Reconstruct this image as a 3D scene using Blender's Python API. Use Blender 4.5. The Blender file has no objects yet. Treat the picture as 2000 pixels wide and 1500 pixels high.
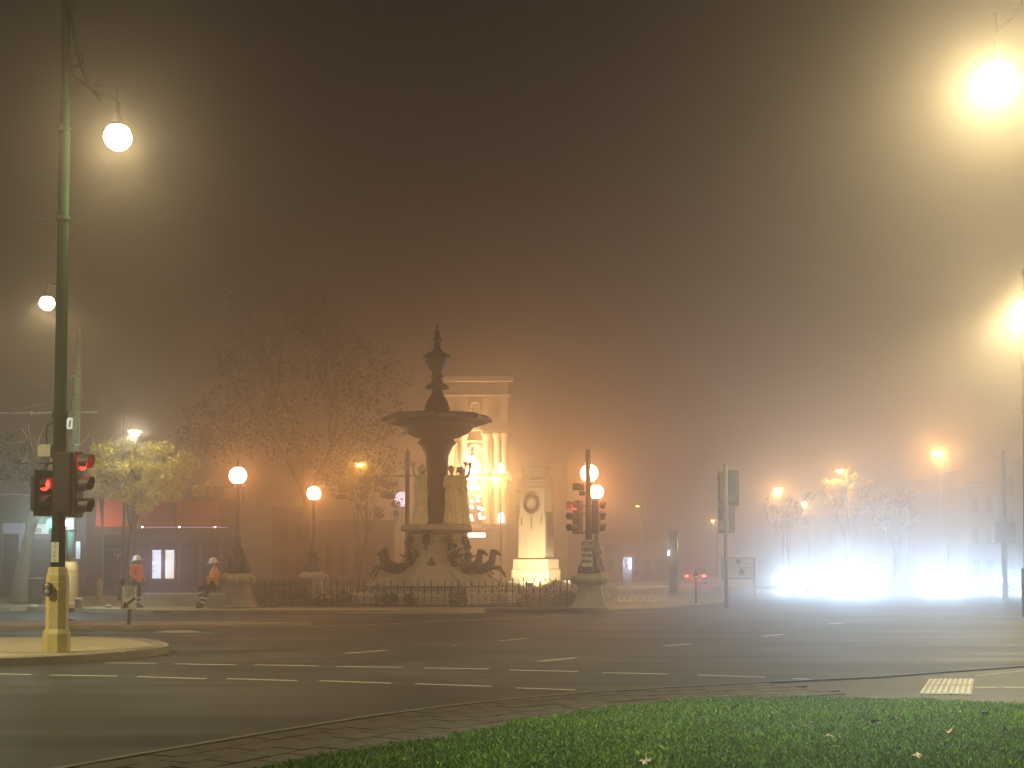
import bpy, bmesh, math, random
import numpy as np
from mathutils import Vector, Matrix, Euler
R = math.radians
random.seed(7)
rng = np.random.default_rng(7)
scn = bpy.context.scene
C = scn.collection

# ------------------------------------------------------------------ camera
F = 2500.0; SH = 246.0; TH = R(2.5); CZ = 1.6
cam_d = bpy.data.cameras.new('camera'); cam = bpy.data.objects.new('camera', cam_d); C.objects.link(cam)
cam.location = (0, 0, CZ); cam.rotation_euler = (R(90) + TH, 0, 0)
cam_d.sensor_width = 36; cam_d.lens = F * 36 / 2000.0; cam_d.shift_y = SH / 2000.0
cam_d.clip_start = 0.05; cam_d.clip_end = 1500
scn.camera = cam

def ray(px, py):
    cx = (px - 1000) / F; cy = (750 - py + SH) / F
    return Vector((cx, math.cos(TH) - cy * math.sin(TH), math.sin(TH) + cy * math.cos(TH)))
def P(px, py, Y):                       # point seen at a pixel, Y metres ahead
    r = ray(px, py); t = Y / r.y
    return Vector((r.x * t, Y, CZ + r.z * t))
def G(px, py, z=0.0):                   # point on the level z seen at a pixel
    r = ray(px, py); t = (z - CZ) / r.z
    return Vector((r.x * t, r.y * t, z))
def X(px, Y): return P(px, 1105, Y).x
def Z(py, Y): return P(1000, py, Y).z

# ------------------------------------------------------------------ night sky, exposure, render settings
w = bpy.data.worlds.new('World'); scn.world = w; w.use_nodes = True
bg = w.node_tree.nodes['Background']
bg.inputs['Color'].default_value = (0.60, 0.40, 0.34, 1); bg.inputs['Strength'].default_value = 0.016
scn.view_settings.view_transform = 'Standard'; scn.view_settings.look = 'None'
scn.view_settings.exposure = 0; scn.view_settings.gamma = 1; scn.view_settings.use_curve_mapping = False
scn.render.engine = 'CYCLES'
cy = scn.cycles
cy.use_denoising = True; cy.max_bounces = 5; cy.diffuse_bounces = 2; cy.glossy_bounces = 2
cy.transmission_bounces = 3; cy.volume_bounces = 1; cy.transparent_max_bounces = 8
cy.caustics_reflective = False; cy.caustics_refractive = False; cy.use_light_tree = True
cy.use_adaptive_sampling = False
cy.sample_clamp_indirect = 3.0

# ------------------------------------------------------------------ materials
MATS = {}
def mat(name, col, rough=0.7, metal=0.0, var=0.25, scale=3.0, bump=0.0, bscale=40.0, spec=0.5, emit=None, es=0.0, col2=None, coat=0.0):
    if name in MATS: return MATS[name]
    m = bpy.data.materials.new(name); m.use_nodes = True; MATS[name] = m
    nt = m.node_tree; N = nt.nodes; L = nt.links; b = N['Principled BSDF']
    b.inputs['Roughness'].default_value = rough; b.inputs['Metallic'].default_value = metal
    b.inputs['Specular IOR Level'].default_value = spec; b.inputs['Coat Weight'].default_value = coat
    tc = N.new('ShaderNodeTexCoord')
    if var > 0 or col2:
        n = N.new('ShaderNodeTexNoise'); n.inputs['Scale'].default_value = scale; n.inputs['Detail'].default_value = 8; n.inputs['Roughness'].default_value = 0.65
        r = N.new('ShaderNodeValToRGB'); L.new(tc.outputs['Object'], n.inputs['Vector']); L.new(n.outputs['Fac'], r.inputs['Fac'])
        c2 = col2 or tuple(min(1, c * (1 + var)) for c in col)
        c1 = col if col2 else tuple(c * (1 - var) for c in col)
        r.color_ramp.elements[0].position = 0.32; r.color_ramp.elements[1].position = 0.68
        r.color_ramp.elements[0].color = (*c1, 1); r.color_ramp.elements[1].color = (*c2, 1)
        L.new(r.outputs['Color'], b.inputs['Base Color'])
    else:
        b.inputs['Base Color'].default_value = (*col, 1)
    if bump > 0:
        n2 = N.new('ShaderNodeTexNoise'); n2.inputs['Scale'].default_value = bscale; n2.inputs['Detail'].default_value = 6
        bu = N.new('ShaderNodeBump'); bu.inputs['Strength'].default_value = bump; bu.inputs['Distance'].default_value = 0.02
        L.new(tc.outputs['Object'], n2.inputs['Vector']); L.new(n2.outputs['Fac'], bu.inputs['Height']); L.new(bu.outputs['Normal'], b.inputs['Normal'])
    if emit:
        b.inputs['Emission Color'].default_value = (*emit, 1); b.inputs['Emission Strength'].default_value = es
    return m
def glow_mat(name, col, st, through=0.0):
    if name in MATS: return MATS[name]
    m = bpy.data.materials.new(name); m.use_nodes = True; MATS[name] = m
    nt = m.node_tree; N = nt.nodes; L = nt.links; N.remove(N['Principled BSDF'])
    e = N.new('ShaderNodeEmission'); e.inputs['Color'].default_value = (*col, 1); e.inputs['Strength'].default_value = st
    out = N['Material Output']
    if through:
        t = N.new('ShaderNodeBsdfTransparent'); t.inputs['Color'].default_value = (0.95, 0.93, 0.88, 1)
        mx = N.new('ShaderNodeMixShader'); mx.inputs['Fac'].default_value = 1 - through
        L.new(t.outputs[0], mx.inputs[1]); L.new(e.outputs[0], mx.inputs[2]); L.new(mx.outputs[0], out.inputs['Surface'])
    else:
        L.new(e.outputs[0], out.inputs['Surface'])
    m.cycles.emission_sampling = 'NONE' if through else 'AUTO'
    return m

M_iron = mat('dark cast iron', (0.012, 0.013, 0.012), 0.45, 0.3, 0.3, 8, 0.4, 60)
M_bronze = mat('dark wet bronze', (0.016, 0.015, 0.012), 0.38, 0.3, 0.4, 9, 0.5, 40)
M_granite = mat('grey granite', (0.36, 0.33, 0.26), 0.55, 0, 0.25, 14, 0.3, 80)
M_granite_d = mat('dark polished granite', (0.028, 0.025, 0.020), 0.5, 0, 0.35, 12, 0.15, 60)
M_marble = mat('weathered pale marble', (0.74, 0.67, 0.48), 0.6, 0, 0.25, 6, 0.4, 30, col2=None)
M_sand = mat('pale sandstone', (0.62, 0.55, 0.40), 0.8, 0, 0.14, 5, 0.3, 40)
M_green = mat('dark green pole paint', (0.008, 0.028, 0.014), 0.85, 0.0, 0.2, 6, 0.1, 50, spec=0.02)
M_green_l = mat('faded green pole paint', (0.10, 0.22, 0.16), 0.4, 0.0, 0.2, 6)
M_yellow = mat('worn cream yellow paint', (0.60, 0.50, 0.20), 0.5, 0, 0.18, 7, 0.25, 40)
M_black = mat('black plastic', (0.012, 0.012, 0.012), 0.5, 0, 0.3, 6)
M_black_g = mat('glossy black', (0.015, 0.015, 0.017), 0.2, 0, 0.2, 6)
M_grey = mat('galvanised grey metal', (0.35, 0.36, 0.34), 0.45, 0.5, 0.2, 9)
M_boxgrey = mat('pale grey box paint', (0.45, 0.44, 0.36), 0.5, 0, 0.15, 9)
M_white = mat('white sign face', (0.75, 0.74, 0.68), 0.5, 0, 0.08, 9)
M_signblack = mat('black sign paint', (0.015, 0.015, 0.015), 0.5, 0, 0, 1)
M_conc = mat('pale concrete', (0.42, 0.36, 0.24), 0.8, 0, 0.22, 2.2, 0.5, 50)
M_conc_k = mat('kerb concrete', (0.27, 0.25, 0.20), 0.8, 0, 0.3, 3, 0.6, 50)
M_conc_p = mat('pinkish concrete', (0.40, 0.30, 0.23), 0.8, 0, 0.22, 2, 0.4, 40)
M_pave = mat('brown pavers', (0.082, 0.068, 0.046), 0.7, 0, 0.3, 4, 0.5, 50)
M_joint = mat('paver bedding', (0.035, 0.03, 0.022), 0.9, 0, 0.3, 10)
M_paint = mat('worn white road paint', (0.50, 0.49, 0.45), 0.6, 0, 0.25, 12)
M_bark = mat('bark', (0.06, 0.05, 0.038), 0.9, 0, 0.3, 9, 0.6, 25)
M_bark_p = mat('pale plane bark', (0.20, 0.18, 0.12), 0.85, 0, 0.45, 6, 0.5, 18)
M_leaf_y = mat('yellow autumn leaves', (0.22, 0.20, 0.015), 0.55, 0, 0, 3.5, col2=(0.62, 0.50, 0.04))
M_leaf_d = mat('dark green leaves', (0.035, 0.045, 0.018), 0.55, 0, 0.4, 2)
M_leaf_b = mat('dull brown leaves', (0.07, 0.055, 0.03), 0.6, 0, 0.4, 2)
M_orange = mat('orange work shirt', (0.80, 0.19, 0.025), 0.7, 0, 0.1, 8, 0.2, 20, emit=None)
M_orange2 = mat('yellow orange work shirt', (0.85, 0.30, 0.02), 0.7, 0, 0.1, 8, 0.2, 20)
M_navy = mat('navy work trousers', (0.018, 0.020, 0.032), 0.8, 0, 0.2, 8)
M_boot = mat('dark boots', (0.02, 0.016, 0.012), 0.6, 0, 0.2, 8)
M_skin = mat('skin', (0.42, 0.22, 0.14), 0.5, 0, 0.08, 12)
M_hat = mat('white hard hat', (0.78, 0.77, 0.74), 0.3, 0, 0.05, 9)
M_refl = mat('reflective tape', (0.62, 0.62, 0.58), 0.35, 0.2, 0.1, 9)
M_glass_d = mat('dark window glass', (0.02, 0.022, 0.028), 0.08, 0, 0.1, 3)
M_tyre = mat('tyre rubber', (0.015, 0.015, 0.015), 0.8, 0, 0.2, 8)
M_rim = mat('alloy rim', (0.5, 0.5, 0.5), 0.3, 0.9, 0.1, 8)

# ------------------------------------------------------------------ mesh helpers
def obj(name, me, m=None, parent=None, loc=None, smooth=False):
    if isinstance(me, bmesh.types.BMesh):
        d = bpy.data.meshes.new(name); me.to_mesh(d); me.free(); me = d
    if m is not None and not me.materials: me.materials.append(m)
    if smooth:
        me.polygons.foreach_set('use_smooth', [True] * len(me.polygons))
    o = bpy.data.objects.new(name, me); C.objects.link(o)
    if parent is not None: o.parent = parent
    if loc is not None: o.location = loc
    return o
def tag(o, label, cat, group=None, kind=None):
    if label: o['label'] = label
    if cat: o['category'] = cat
    if group: o['group'] = group
    if kind: o['kind'] = kind
    return o
def thing(name, label, cat, loc=(0, 0, 0), rz=0.0, group=None):
    o = bpy.data.objects.new(name, None); C.objects.link(o); o.empty_display_size = 0.2
    o.location = loc; o.rotation_euler = (0, 0, rz)
    return tag(o, label, cat, group)
def struct(o): o['kind'] = 'structure'; return o
def dup(root, loc=None, rz=None, label=None, group=None):
    def cp(o, par):
        c = o.copy(); C.objects.link(c); c.parent = par
        for ch in list(o.children): cp(ch, c)
        return c
    r = cp(root, None)
    if loc is not None: r.location = loc
    if rz is not None: r.rotation_euler = (0, 0, rz)
    if label: r['label'] = label
    if group: r['group'] = group
    return r
def BM(): return bmesh.new()
def box(b, x0, x1, y0, y1, z0, z1, bev=0.0, rot=None, taper=None):
    vs = []
    cx, cyy = (x0 + x1) / 2, (y0 + y1) / 2
    for z in (z0, z1):
        k = taper if (taper and z == z1) else 1.0
        for x, y in ((x0, y0), (x1, y0), (x1, y1), (x0, y1)):
            v = Vector((cx + (x - cx) * k, cyy + (y - cyy) * k, z))
            if rot is not None: v = rot @ v
            vs.append(b.verts.new(v))
    fs = [b.faces.new([vs[i] for i in q]) for q in ((3, 2, 1, 0), (4, 5, 6, 7), (0, 1, 5, 4), (1, 2, 6, 5), (2, 3, 7, 6), (3, 0, 4, 7))]
    if bev > 0:
        es = list({e for f in fs for e in f.edges})
        bmesh.ops.bevel(b, geom=es, offset=bev, segments=2, affect='EDGES', profile=0.5)
    return b
def bxo(name, m, parent, x0, x1, y0, y1, z0, z1, bev=0.0, rot=None, taper=None):
    return obj(name, box(BM(), x0, x1, y0, y1, z0, z1, bev, rot, taper), m, parent)
def lathe(b, prof, n=24, c=(0, 0, 0), wob=None, a0=0, mtx=None):
    rows = []
    for i, (r, z) in enumerate(prof):
        row = []
        for k in range(n):
            a = a0 + 2 * math.pi * k / n
            rr = r if wob is None else r * wob(a, z, i)
            v = Vector((c[0] + rr * math.cos(a), c[1] + rr * math.sin(a), c[2] + z))
            if mtx is not None: v = mtx @ v
            row.append(b.verts.new(v))
        rows.append(row)
    for i in range(len(rows) - 1):
        for k in range(n):
            b.faces.new((rows[i][k], rows[i][(k + 1) % n], rows[i + 1][(k + 1) % n], rows[i + 1][k]))
    b.faces.new(rows[0][::-1]); b.faces.new(rows[-1])
    return b
def tube(b, pts, rads, n=8, caps=True):
    pts = [Vector(p) for p in pts]
    if not hasattr(rads, '__len__'): rads = [rads] * len(pts)
    rows = []; up = None
    for i, p in enumerate(pts):
        t = (pts[min(i + 1, len(pts) - 1)] - pts[max(i - 1, 0)])
        if t.length < 1e-9: t = Vector((0, 0, 1))
        t.normalize()
        if up is None:
            up = Vector((0, 0, 1)) if abs(t.z) < 0.9 else Vector((1, 0, 0))
        s = t.cross(up)
        if s.length < 1e-4: s = t.cross(Vector((0, 1, 0)))
        s.normalize(); up = s.cross(t).normalized()
        rows.append([b.verts.new(p + (s * math.cos(2 * math.pi * k / n) + up * math.sin(2 * math.pi * k / n)) * rads[i]) for k in range(n)])
    for i in range(len(rows) - 1):
        for k in range(n):
            b.faces.new((rows[i][k], rows[i][(k + 1) % n], rows[i + 1][(k + 1) % n], rows[i + 1][k]))
    if caps: b.faces.new(rows[0][::-1]); b.faces.new(rows[-1])
    return b
def ball(b, c, r, n=10, sc=(1, 1, 1), rot=None):
    M = Matrix.Translation(Vector(c))
    if rot is not None: M = M @ rot.to_4x4()
    M = M @ Matrix.Diagonal((r * sc[0], r * sc[1], r * sc[2], 1))
    bmesh.ops.create_uvsphere(b, u_segments=n, v_segments=max(6, n * 2 // 3), radius=1, matrix=M)
    return b
def prism(b, poly, z0, z1, top_inset=0.0):
    lo = [b.verts.new((p[0], p[1], z0)) for p in poly]
    if top_inset:
        c = Vector((sum(p[0] for p in poly) / len(poly), sum(p[1] for p in poly) / len(poly)))
        tp = []
        for p in poly:
            d = c - Vector((p[0], p[1])); L_ = d.length
            q = Vector((p[0], p[1])) + d * (min(top_inset, L_ * 0.3) / max(L_, 1e-6))
            tp.append(q)
    else: tp = poly
    hi = [b.verts.new((p[0], p[1], z1)) for p in tp]
    n = len(poly)
    for i in range(n): b.faces.new((lo[i], lo[(i + 1) % n], hi[(i + 1) % n], hi[i]))
    b.faces.new(hi)
    bmesh.ops.recalc_face_normals(b, faces=b.faces)
    return b
def xz_prism(b, poly, y0, y1):          # outline in the x-z plane, depth along y
    a = [b.verts.new((p[0], y0, p[1])) for p in poly]; c = [b.verts.new((p[0], y1, p[1])) for p in poly]; n = len(poly)
    for i in range(n): b.faces.new((a[i], a[(i + 1) % n], c[(i + 1) % n], c[i]))
    b.faces.new(a[::-1]); b.faces.new(c)
    bmesh.ops.recalc_face_normals(b, faces=b.faces)
    return b
def limb(b, p0, r0, p1, r1, n=12):
    p0 = Vector(p0); p1 = Vector(p1)
    tube(b, [p0, p0.lerp(p1, 0.5), p1], [r0, (r0 + r1) / 2, r1], n)
    ball(b, p0, r0, n); ball(b, p1, r1, n)
def organic(name, b, m, parent=None, voxel=0.02, smooth=4, loc=None):
    """overlapping closed shapes melted into ONE continuous surface"""
    bmesh.ops.recalc_face_normals(b, faces=b.faces)
    o = obj(name + '_tmp', b, m)
    md = o.modifiers.new('r', 'REMESH'); md.mode = 'VOXEL'; md.voxel_size = voxel; md.use_smooth_shade = True
    sm = o.modifiers.new('s', 'SMOOTH'); sm.factor = 0.5; sm.iterations = smooth
    dg = bpy.context.evaluated_depsgraph_get(); dg.update()
    me = bpy.data.meshes.new_from_object(o.evaluated_get(dg)); me.name = name
    bpy.data.objects.remove(o)
    if not me.materials: me.materials.append(m)
    me.polygons.foreach_set('use_smooth', [True] * len(me.polygons))
    return obj(name, me, m, parent, loc)
def text(name, s, size, m, parent, loc, rot=(R(90), 0, 0), ext=0.002, sx=1.0, bold=0.0):
    cu = bpy.data.curves.new(name, 'FONT'); cu.body = s; cu.size = size; cu.extrude = ext; cu.align_x = 'CENTER'; cu.align_y = 'CENTER'; cu.offset = bold
    cu.materials.append(m)
    o = bpy.data.objects.new(name, cu); C.objects.link(o)
    dg = bpy.context.evaluated_depsgraph_get(); dg.update(); me = bpy.data.meshes.new_from_object(o.evaluated_get(dg)); bpy.data.objects.remove(o)
    o = obj(name, me, m, parent, loc); o.rotation_euler = rot; o.scale = (sx, 1, 1)
    return o
def lamp(name, parent, loc, col, power, rad=0.1, kind='POINT', size=170, blend=0.15, rot=None):
    l = bpy.data.lights.new(name, kind); l.color = col; l.energy = power; l.shadow_soft_size = rad
    if kind == 'SPOT': l.spot_size = R(size); l.spot_blend = blend
    o = bpy.data.objects.new(name, l); C.objects.link(o); o.location = loc
    if rot is not None: o.rotation_euler = rot
    if parent is not None: o.parent = parent
    return o

# ------------------------------------------------------------------ ground, road, islands
def road_material():
    m = bpy.data.materials.new('damp asphalt'); m.use_nodes = True
    nt = m.node_tree; N = nt.nodes; L = nt.links; b = N['Principled BSDF']
    tc = N.new('ShaderNodeTexCoord')
    def noise(sc, det, vec):
        n = N.new('ShaderNodeTexNoise'); n.inputs['Scale'].default_value = sc; n.inputs['Detail'].default_value = det; L.new(vec, n.inputs['Vector']); return n
    mp = N.new('ShaderNodeMapping'); mp.inputs['Scale'].default_value = (0.12, 1.1, 1); mp.inputs['Rotation'].default_value = (0, 0, R(-6)); L.new(tc.outputs['Object'], mp.inputs['Vector'])
    big = noise(0.9, 5, mp.outputs[0]); fine = noise(42, 6, tc.outputs['Object']); mid = noise(0.35, 6, tc.outputs['Object'])
    r = N.new('ShaderNodeValToRGB'); L.new(fine.outputs['Fac'], r.inputs['Fac'])
    r.color_ramp.elements[0].position = 0.3; r.color_ramp.elements[1].position = 0.75
    r.color_ramp.elements[0].color = (0.030, 0.032, 0.034, 1); r.color_ramp.elements[1].color = (0.080, 0.086, 0.092, 1)
    r2 = N.new('ShaderNodeValToRGB'); L.new(mid.outputs['Fac'], r2.inputs['Fac'])
    r2.color_ramp.elements[0].position = 0.35; r2.color_ramp.elements[1].position = 0.7
    r2.color_ramp.elements[0].color = (0.62, 0.62, 0.62, 1); r2.color_ramp.elements[1].color = (1.35, 1.32, 1.28, 1)
    mx = N.new('ShaderNodeMix'); mx.data_type = 'RGBA'; mx.blend_type = 'MULTIPLY'; mx.inputs['Factor'].default_value = 1
    L.new(r.outputs[0], mx.inputs['A']); L.new(r2.outputs[0], mx.inputs['B']); L.new(mx.outputs['Result'], b.inputs['Base Color'])
    mr = N.new('ShaderNodeMapRange'); mr.inputs['From Min'].default_value = 0.35; mr.inputs['From Max'].default_value = 0.65
    mr.inputs['To Min'].default_value = 0.58; mr.inputs['To Max'].default_value = 0.78; b.inputs['Specular IOR Level'].default_value = 0.35
    L.new(big.outputs['Fac'], mr.inputs['Value']); L.new(mr.outputs[0], b.inputs['Roughness'])
    bu = N.new('ShaderNodeBump'); bu.inputs['Strength'].default_value = 0.45; bu.inputs['Distance'].default_value = 0.006
    L.new(fine.outputs['Fac'], bu.inputs['Height']); L.new(bu.outputs['Normal'], b.inputs['Normal'])
    return m
M_road = road_material()
b = BM(); prism(b, [(-260, -60), (260, -60), (260, 360), (-260, 360)], -0.5, 0.0)
struct(obj('road', b, M_road))

def worn_paint():
    m = M_paint; nt = m.node_tree; N = nt.nodes; L = nt.links
    tc = N.new('ShaderNodeTexCoord'); n = N.new('ShaderNodeTexNoise'); n.inputs['Scale'].default_value = 9; n.inputs['Detail'].default_value = 9; n.inputs['Roughness'].default_value = .75
    r = N.new('ShaderNodeValToRGB'); r.color_ramp.elements[0].position = .36; r.color_ramp.elements[1].position = .46
    mx = N.new('ShaderNodeMix'); mx.data_type = 'RGBA'; mx.inputs['A'].default_value = (.10, .10, .10, 1)
    b = N['Principled BSDF']; src = b.inputs['Base Color'].links[0].from_socket
    L.new(tc.outputs['Object'], n.inputs['Vector']); L.new(n.outputs['Fac'], r.inputs['Fac']); L.new(r.outputs[0], mx.inputs['Factor']); L.new(src, mx.inputs['B']); L.new(mx.outputs['Result'], b.inputs['Base Color'])
worn_paint()
def gpts(lst, z=0.0): return [G(px, py, z) for px, py in lst]
def strip(name, pts, wd, m, z=0.004):
    b = BM(); pts = [Vector((p[0], p[1], 0)) for p in pts]; L_ = []; R_ = []
    for i, p in enumerate(pts):
        t = (pts[min(i + 1, len(pts) - 1)] - pts[max(i - 1, 0)]).normalized(); s = Vector((-t.y, t.x, 0)) * wd / 2
        L_.append(b.verts.new((p.x + s.x, p.y + s.y, z))); R_.append(b.verts.new((p.x - s.x, p.y - s.y, z)))
    for i in range(len(pts) - 1): b.faces.new((R_[i], R_[i + 1], L_[i + 1], L_[i]))
    return struct(obj(name, b, m))
# dashed guide lines and turning dashes, painted flat on the road
dashes = [((208, 1295), (306, 1296)), ((342, 1297), (459, 1299)), ((497, 1299), (621, 1301)), ((657, 1302), (788, 1304)), ((827, 1305), (955, 1307)),
          ((995, 1309), (1130, 1312)), ((1177, 1314), (1305, 1317)), ((1363, 1319), (1495, 1323)), ((1548, 1326), (1670, 1330)),
          ((-40, 1316), (62, 1318)), ((98, 1319), (229, 1321)), ((267, 1322), (403, 1326)), ((443, 1326), (580, 1330)), ((625, 1330), (766, 1335)),
          ((812, 1336), (960, 1341)), ((1007, 1344), (1125, 1348)), ((1210, 1351), (1310, 1354))]
for a_, c_ in dashes:
    strip('road_marking', [G(*a_), G(*c_)], 0.13, M_paint)
for a_, c_ in [((674, 1276.5), (755, 1270.5)), ((1052, 1292), (1125, 1285)), ((972, 1252), (1030, 1247)), ((1297, 1262), (1350, 1257.5)), ((1490, 1243), (1530, 1239)),
               ((0, 1237), (418, 1236)), ((345, 1242), (390, 1241.5)), ((1620, 1219), (1645, 1217)), ((883, 1261), (893, 1261))]:
    strip('road_marking', [G(*a_), G(*c_)], 0.15, M_paint)
strip('road_marking', gpts([(600, 1224), (760, 1218.5), (940, 1210), (1060, 1204), (1180, 1198.5), (1300, 1194)]), 0.22, M_conc_p)
b = BM(); prism(b, [(p.x, p.y) for p in gpts([(300, 1235), (330, 1231.5), (372, 1231.5), (398, 1235), (350, 1236)])], 0.002, 0.006); struct(obj('road_marking', b, M_paint))

def smooth_poly(pts, it=2):
    for _ in range(it):
        q = []
        for i in range(len(pts)):
            a, c = pts[i], pts[(i + 1) % len(pts)]
            q += [a.lerp(c, 0.25), a.lerp(c, 0.75)]
        pts = q
    return pts
def island(name, outline, top, m_top, m_kerb, h=0.15, kerb_w=0.28, seg=1.3):
    """kerb stones (parts) round a slab"""
    o = struct(obj(name, prism(BM(), [(p.x, p.y) for p in outline], -0.1, h - 0.012), m_top))
    c = sum(outline, Vector()) / len(outline)
    # walk along the edge and lay kerb stones
    n = len(outline); ring = outline + [outline[0]]
    acc = []; d = 0
    for i in range(n):
        a, e = ring[i], ring[i + 1]; L_ = (e - a).length; k = max(1, int(L_ / 0.25))
        for j in range(k): acc.append(a.lerp(e, j / k))
    acc.append(acc[0])
    start = 0; count = 0
    area = sum(acc[i].x * acc[i + 1].y - acc[i + 1].x * acc[i].y for i in range(len(acc) - 1)); sg = 1 if area > 0 else -1
    while start < len(acc) - 1 and count < 200:
        end = start; L_ = 0
        while end < len(acc) - 1 and L_ < seg: L_ += (acc[end + 1] - acc[end]).length; end += 1
        seg_pts = acc[start:end + 1]
        if len(seg_pts) >= 2 and min(p.y for p in seg_pts) < 90:
            bb = BM(); rows = []
            for i, p in enumerate(seg_pts):
                gi = start + i
                t = (acc[min(gi + 1, len(acc) - 1)] - acc[max(gi - 1, 0)]).normalized()
                q = p.copy()
                if i == 0: q += t * 0.006
                if i == len(seg_pts) - 1: q -= t * 0.006
                nrm = Vector((-t.y, t.x, 0)) * sg
                rows.append([bb.verts.new((q + nrm * u) + Vector((0, 0, z))) for u, z in ((0.0, -0.05), (0.03, h - 0.04), (0.07, h - 0.006), (kerb_w, h), (kerb_w, -0.05))])
            for i in range(len(rows) - 1):
                for k in range(4): bb.faces.new((rows[i][k], rows[i + 1][k], rows[i + 1][k + 1], rows[i][k + 1]))
            bb.faces.new(rows[0]); bb.faces.new(rows[-1][::-1])
            bmesh.ops.recalc_face_normals(bb, faces=bb.faces)
            obj('kerb_stone', bb, m_kerb, o); count += 1
        start = end
    return o
# near traffic island (left)
near = smooth_poly(gpts([(-400, 1262), (60, 1257), (200, 1256), (290, 1260), (340, 1274), (300, 1282), (190, 1293), (60, 1301), (-400, 1318)]), 2)
island('traffic_island', near, None, M_conc, M_conc_k, 0.15, 0.30, 1.4)
thin = gpts([(-500, 1220), (300, 1219), (500, 1219.5), (612, 1222), (500, 1226.5), (250, 1229), (-500, 1231)])
island('median_island', thin, None, M_conc_p, M_conc_p, 0.10, 0.18, 2.0)
# fountain island pavement
FI = gpts([(52, 1193), (300, 1200), (650, 1200), (900, 1198), (1100, 1194), (1290, 1187), (1420, 1176)])
FI += [Vector((12.5, 76, 0)), Vector((14, 118, 0)), Vector((-16, 118, 0)), Vector((-34, 60, 0)), Vector((-22, 44.5, 0))]
island('pavement', FI, None, M_conc, M_conc, 0.15, 0.35, 2.4)
b = BM(); prism(b, [(-120, 56), (-24, 57.5), (-20, 140), (-120, 140)], -0.1, 0.15); struct(obj('footpath', b, M_conc_k))
b = BM(); prism(b, [(14.6, 90.5), (150, 96), (150, 190), (14.6, 190)], -0.1, 0.15); struct(obj('far_footpath', b, M_conc_k))
b = BM(); prism(b, [(-120, 42.2), (-17.6, 44.0), (-19.0, 53), (-120, 53)], -0.1, 0.13); struct(obj('side_pavement', b, M_conc_k))

# near kerb, brick strip and lawn
kerb_line = gpts([(-60, 1549), (200, 1500), (450, 1456), (700, 1414), (850, 1393), (1000, 1376), (1150, 1363.5), (1300, 1353.5), (1480, 1343), (1700, 1332), (2000, 1309), (2300, 1288)])
def resample(pts, step):
    out = [pts[0].copy()]; rem = step
    for a, c in zip(pts[:-1], pts[1:]):
        L_ = (c - a).length; d = rem
        while d <= L_: out.append(a.lerp(c, d / L_)); d += step
        rem = d - L_
    return out
kl = resample(kerb_line, 0.1)
def offs(pts, d):
    r = []
    for i, p in enumerate(pts):
        t = (pts[min(i + 3, len(pts) - 1)] - pts[max(i - 3, 0)]).normalized(); r.append(p + Vector((t.y, -t.x, 0)) * d)
    return r
M_gutter = mat('gutter concrete', (0.19, 0.18, 0.15), 0.75, 0, 0.3, 3, 0.5, 50)
kb = thing('kerb', None, None); kb['kind'] = 'structure'
klo = offs(kl, 0.0); khi = offs(kl, 0.14); N_K = 11
for s in range(0, len(kl) - 1, N_K):
    e = min(s + N_K, len(kl) - 1)
    if e - s < 2 or kl[s].y > 40: continue
    bb = BM(); rows = []
    for i in range(s, e + 1):
        t = (kl[min(i + 1, len(kl) - 1)] - kl[max(i - 1, 0)]).normalized()
        sh = t * (0.005 if i == s else (-0.005 if i == e else 0))
        a, c = klo[i] + sh, khi[i] + sh
        rows.append([bb.verts.new((q.x, q.y, z)) for q, z in ((a, -0.05), (a, 0.055), (a.lerp(c, 0.2), 0.08), (c, 0.085), (c, -0.05))])
    for i in range(len(rows) - 1):
        for k in range(4): bb.faces.new((rows[i][k], rows[i][k + 1], rows[i + 1][k + 1], rows[i + 1][k]))
    bb.faces.new(rows[0]); bb.faces.new(rows[-1][::-1]); bmesh.ops.recalc_face_normals(bb, faces=bb.faces)
    obj('kerb_stone', bb, M_gutter, kb)
# paved area behind the kerb
inner = [p for p in khi if p.y < 60]
poly = [(p.x, p.y) for p in inner[::4]] + [(60, 25), (60, -40), (-12, -40), (-12, 5)]
b = BM(); prism(b, poly, -0.1, 0.06); struct(obj('footway', b, mat('dark footway asphalt', (0.05, 0.052, 0.054), 0.6, 0, 0.3, 6, 0.5, 60)))
# pavers in two rows along the kerb on the left
pv = thing('paved_strip', None, None); pv['kind'] = 'structure'
for row in range(5):
    d0, d1 = 0.15 + row * 0.31, 0.15 + (row + 1) * 0.31
    A, B2 = offs(kl, d0 + 0.006), offs(kl, d1 - 0.006)
    i = (row % 2) * 2
    while i + 4 < len(kl) and kl[i].x < X(1480, 16):
        a, c, d_, e_ = A[i], A[i + 4], B2[i + 4], B2[i]
        u = (c - a).normalized() * 0.006
        zz = 0.078 + random.uniform(-0.004, 0.004)
        bb = BM(); prism(bb, [(a.x + u.x, a.y + u.y), (c.x - u.x, c.y - u.y), (d_.x - u.x, d_.y - u.y), (e_.x + u.x, e_.y + u.y)], 0.0, zz, 0.006)
        if kl[i].y > 6.5: obj('paver', bb, M_pave, pv)
        i += 4

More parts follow.
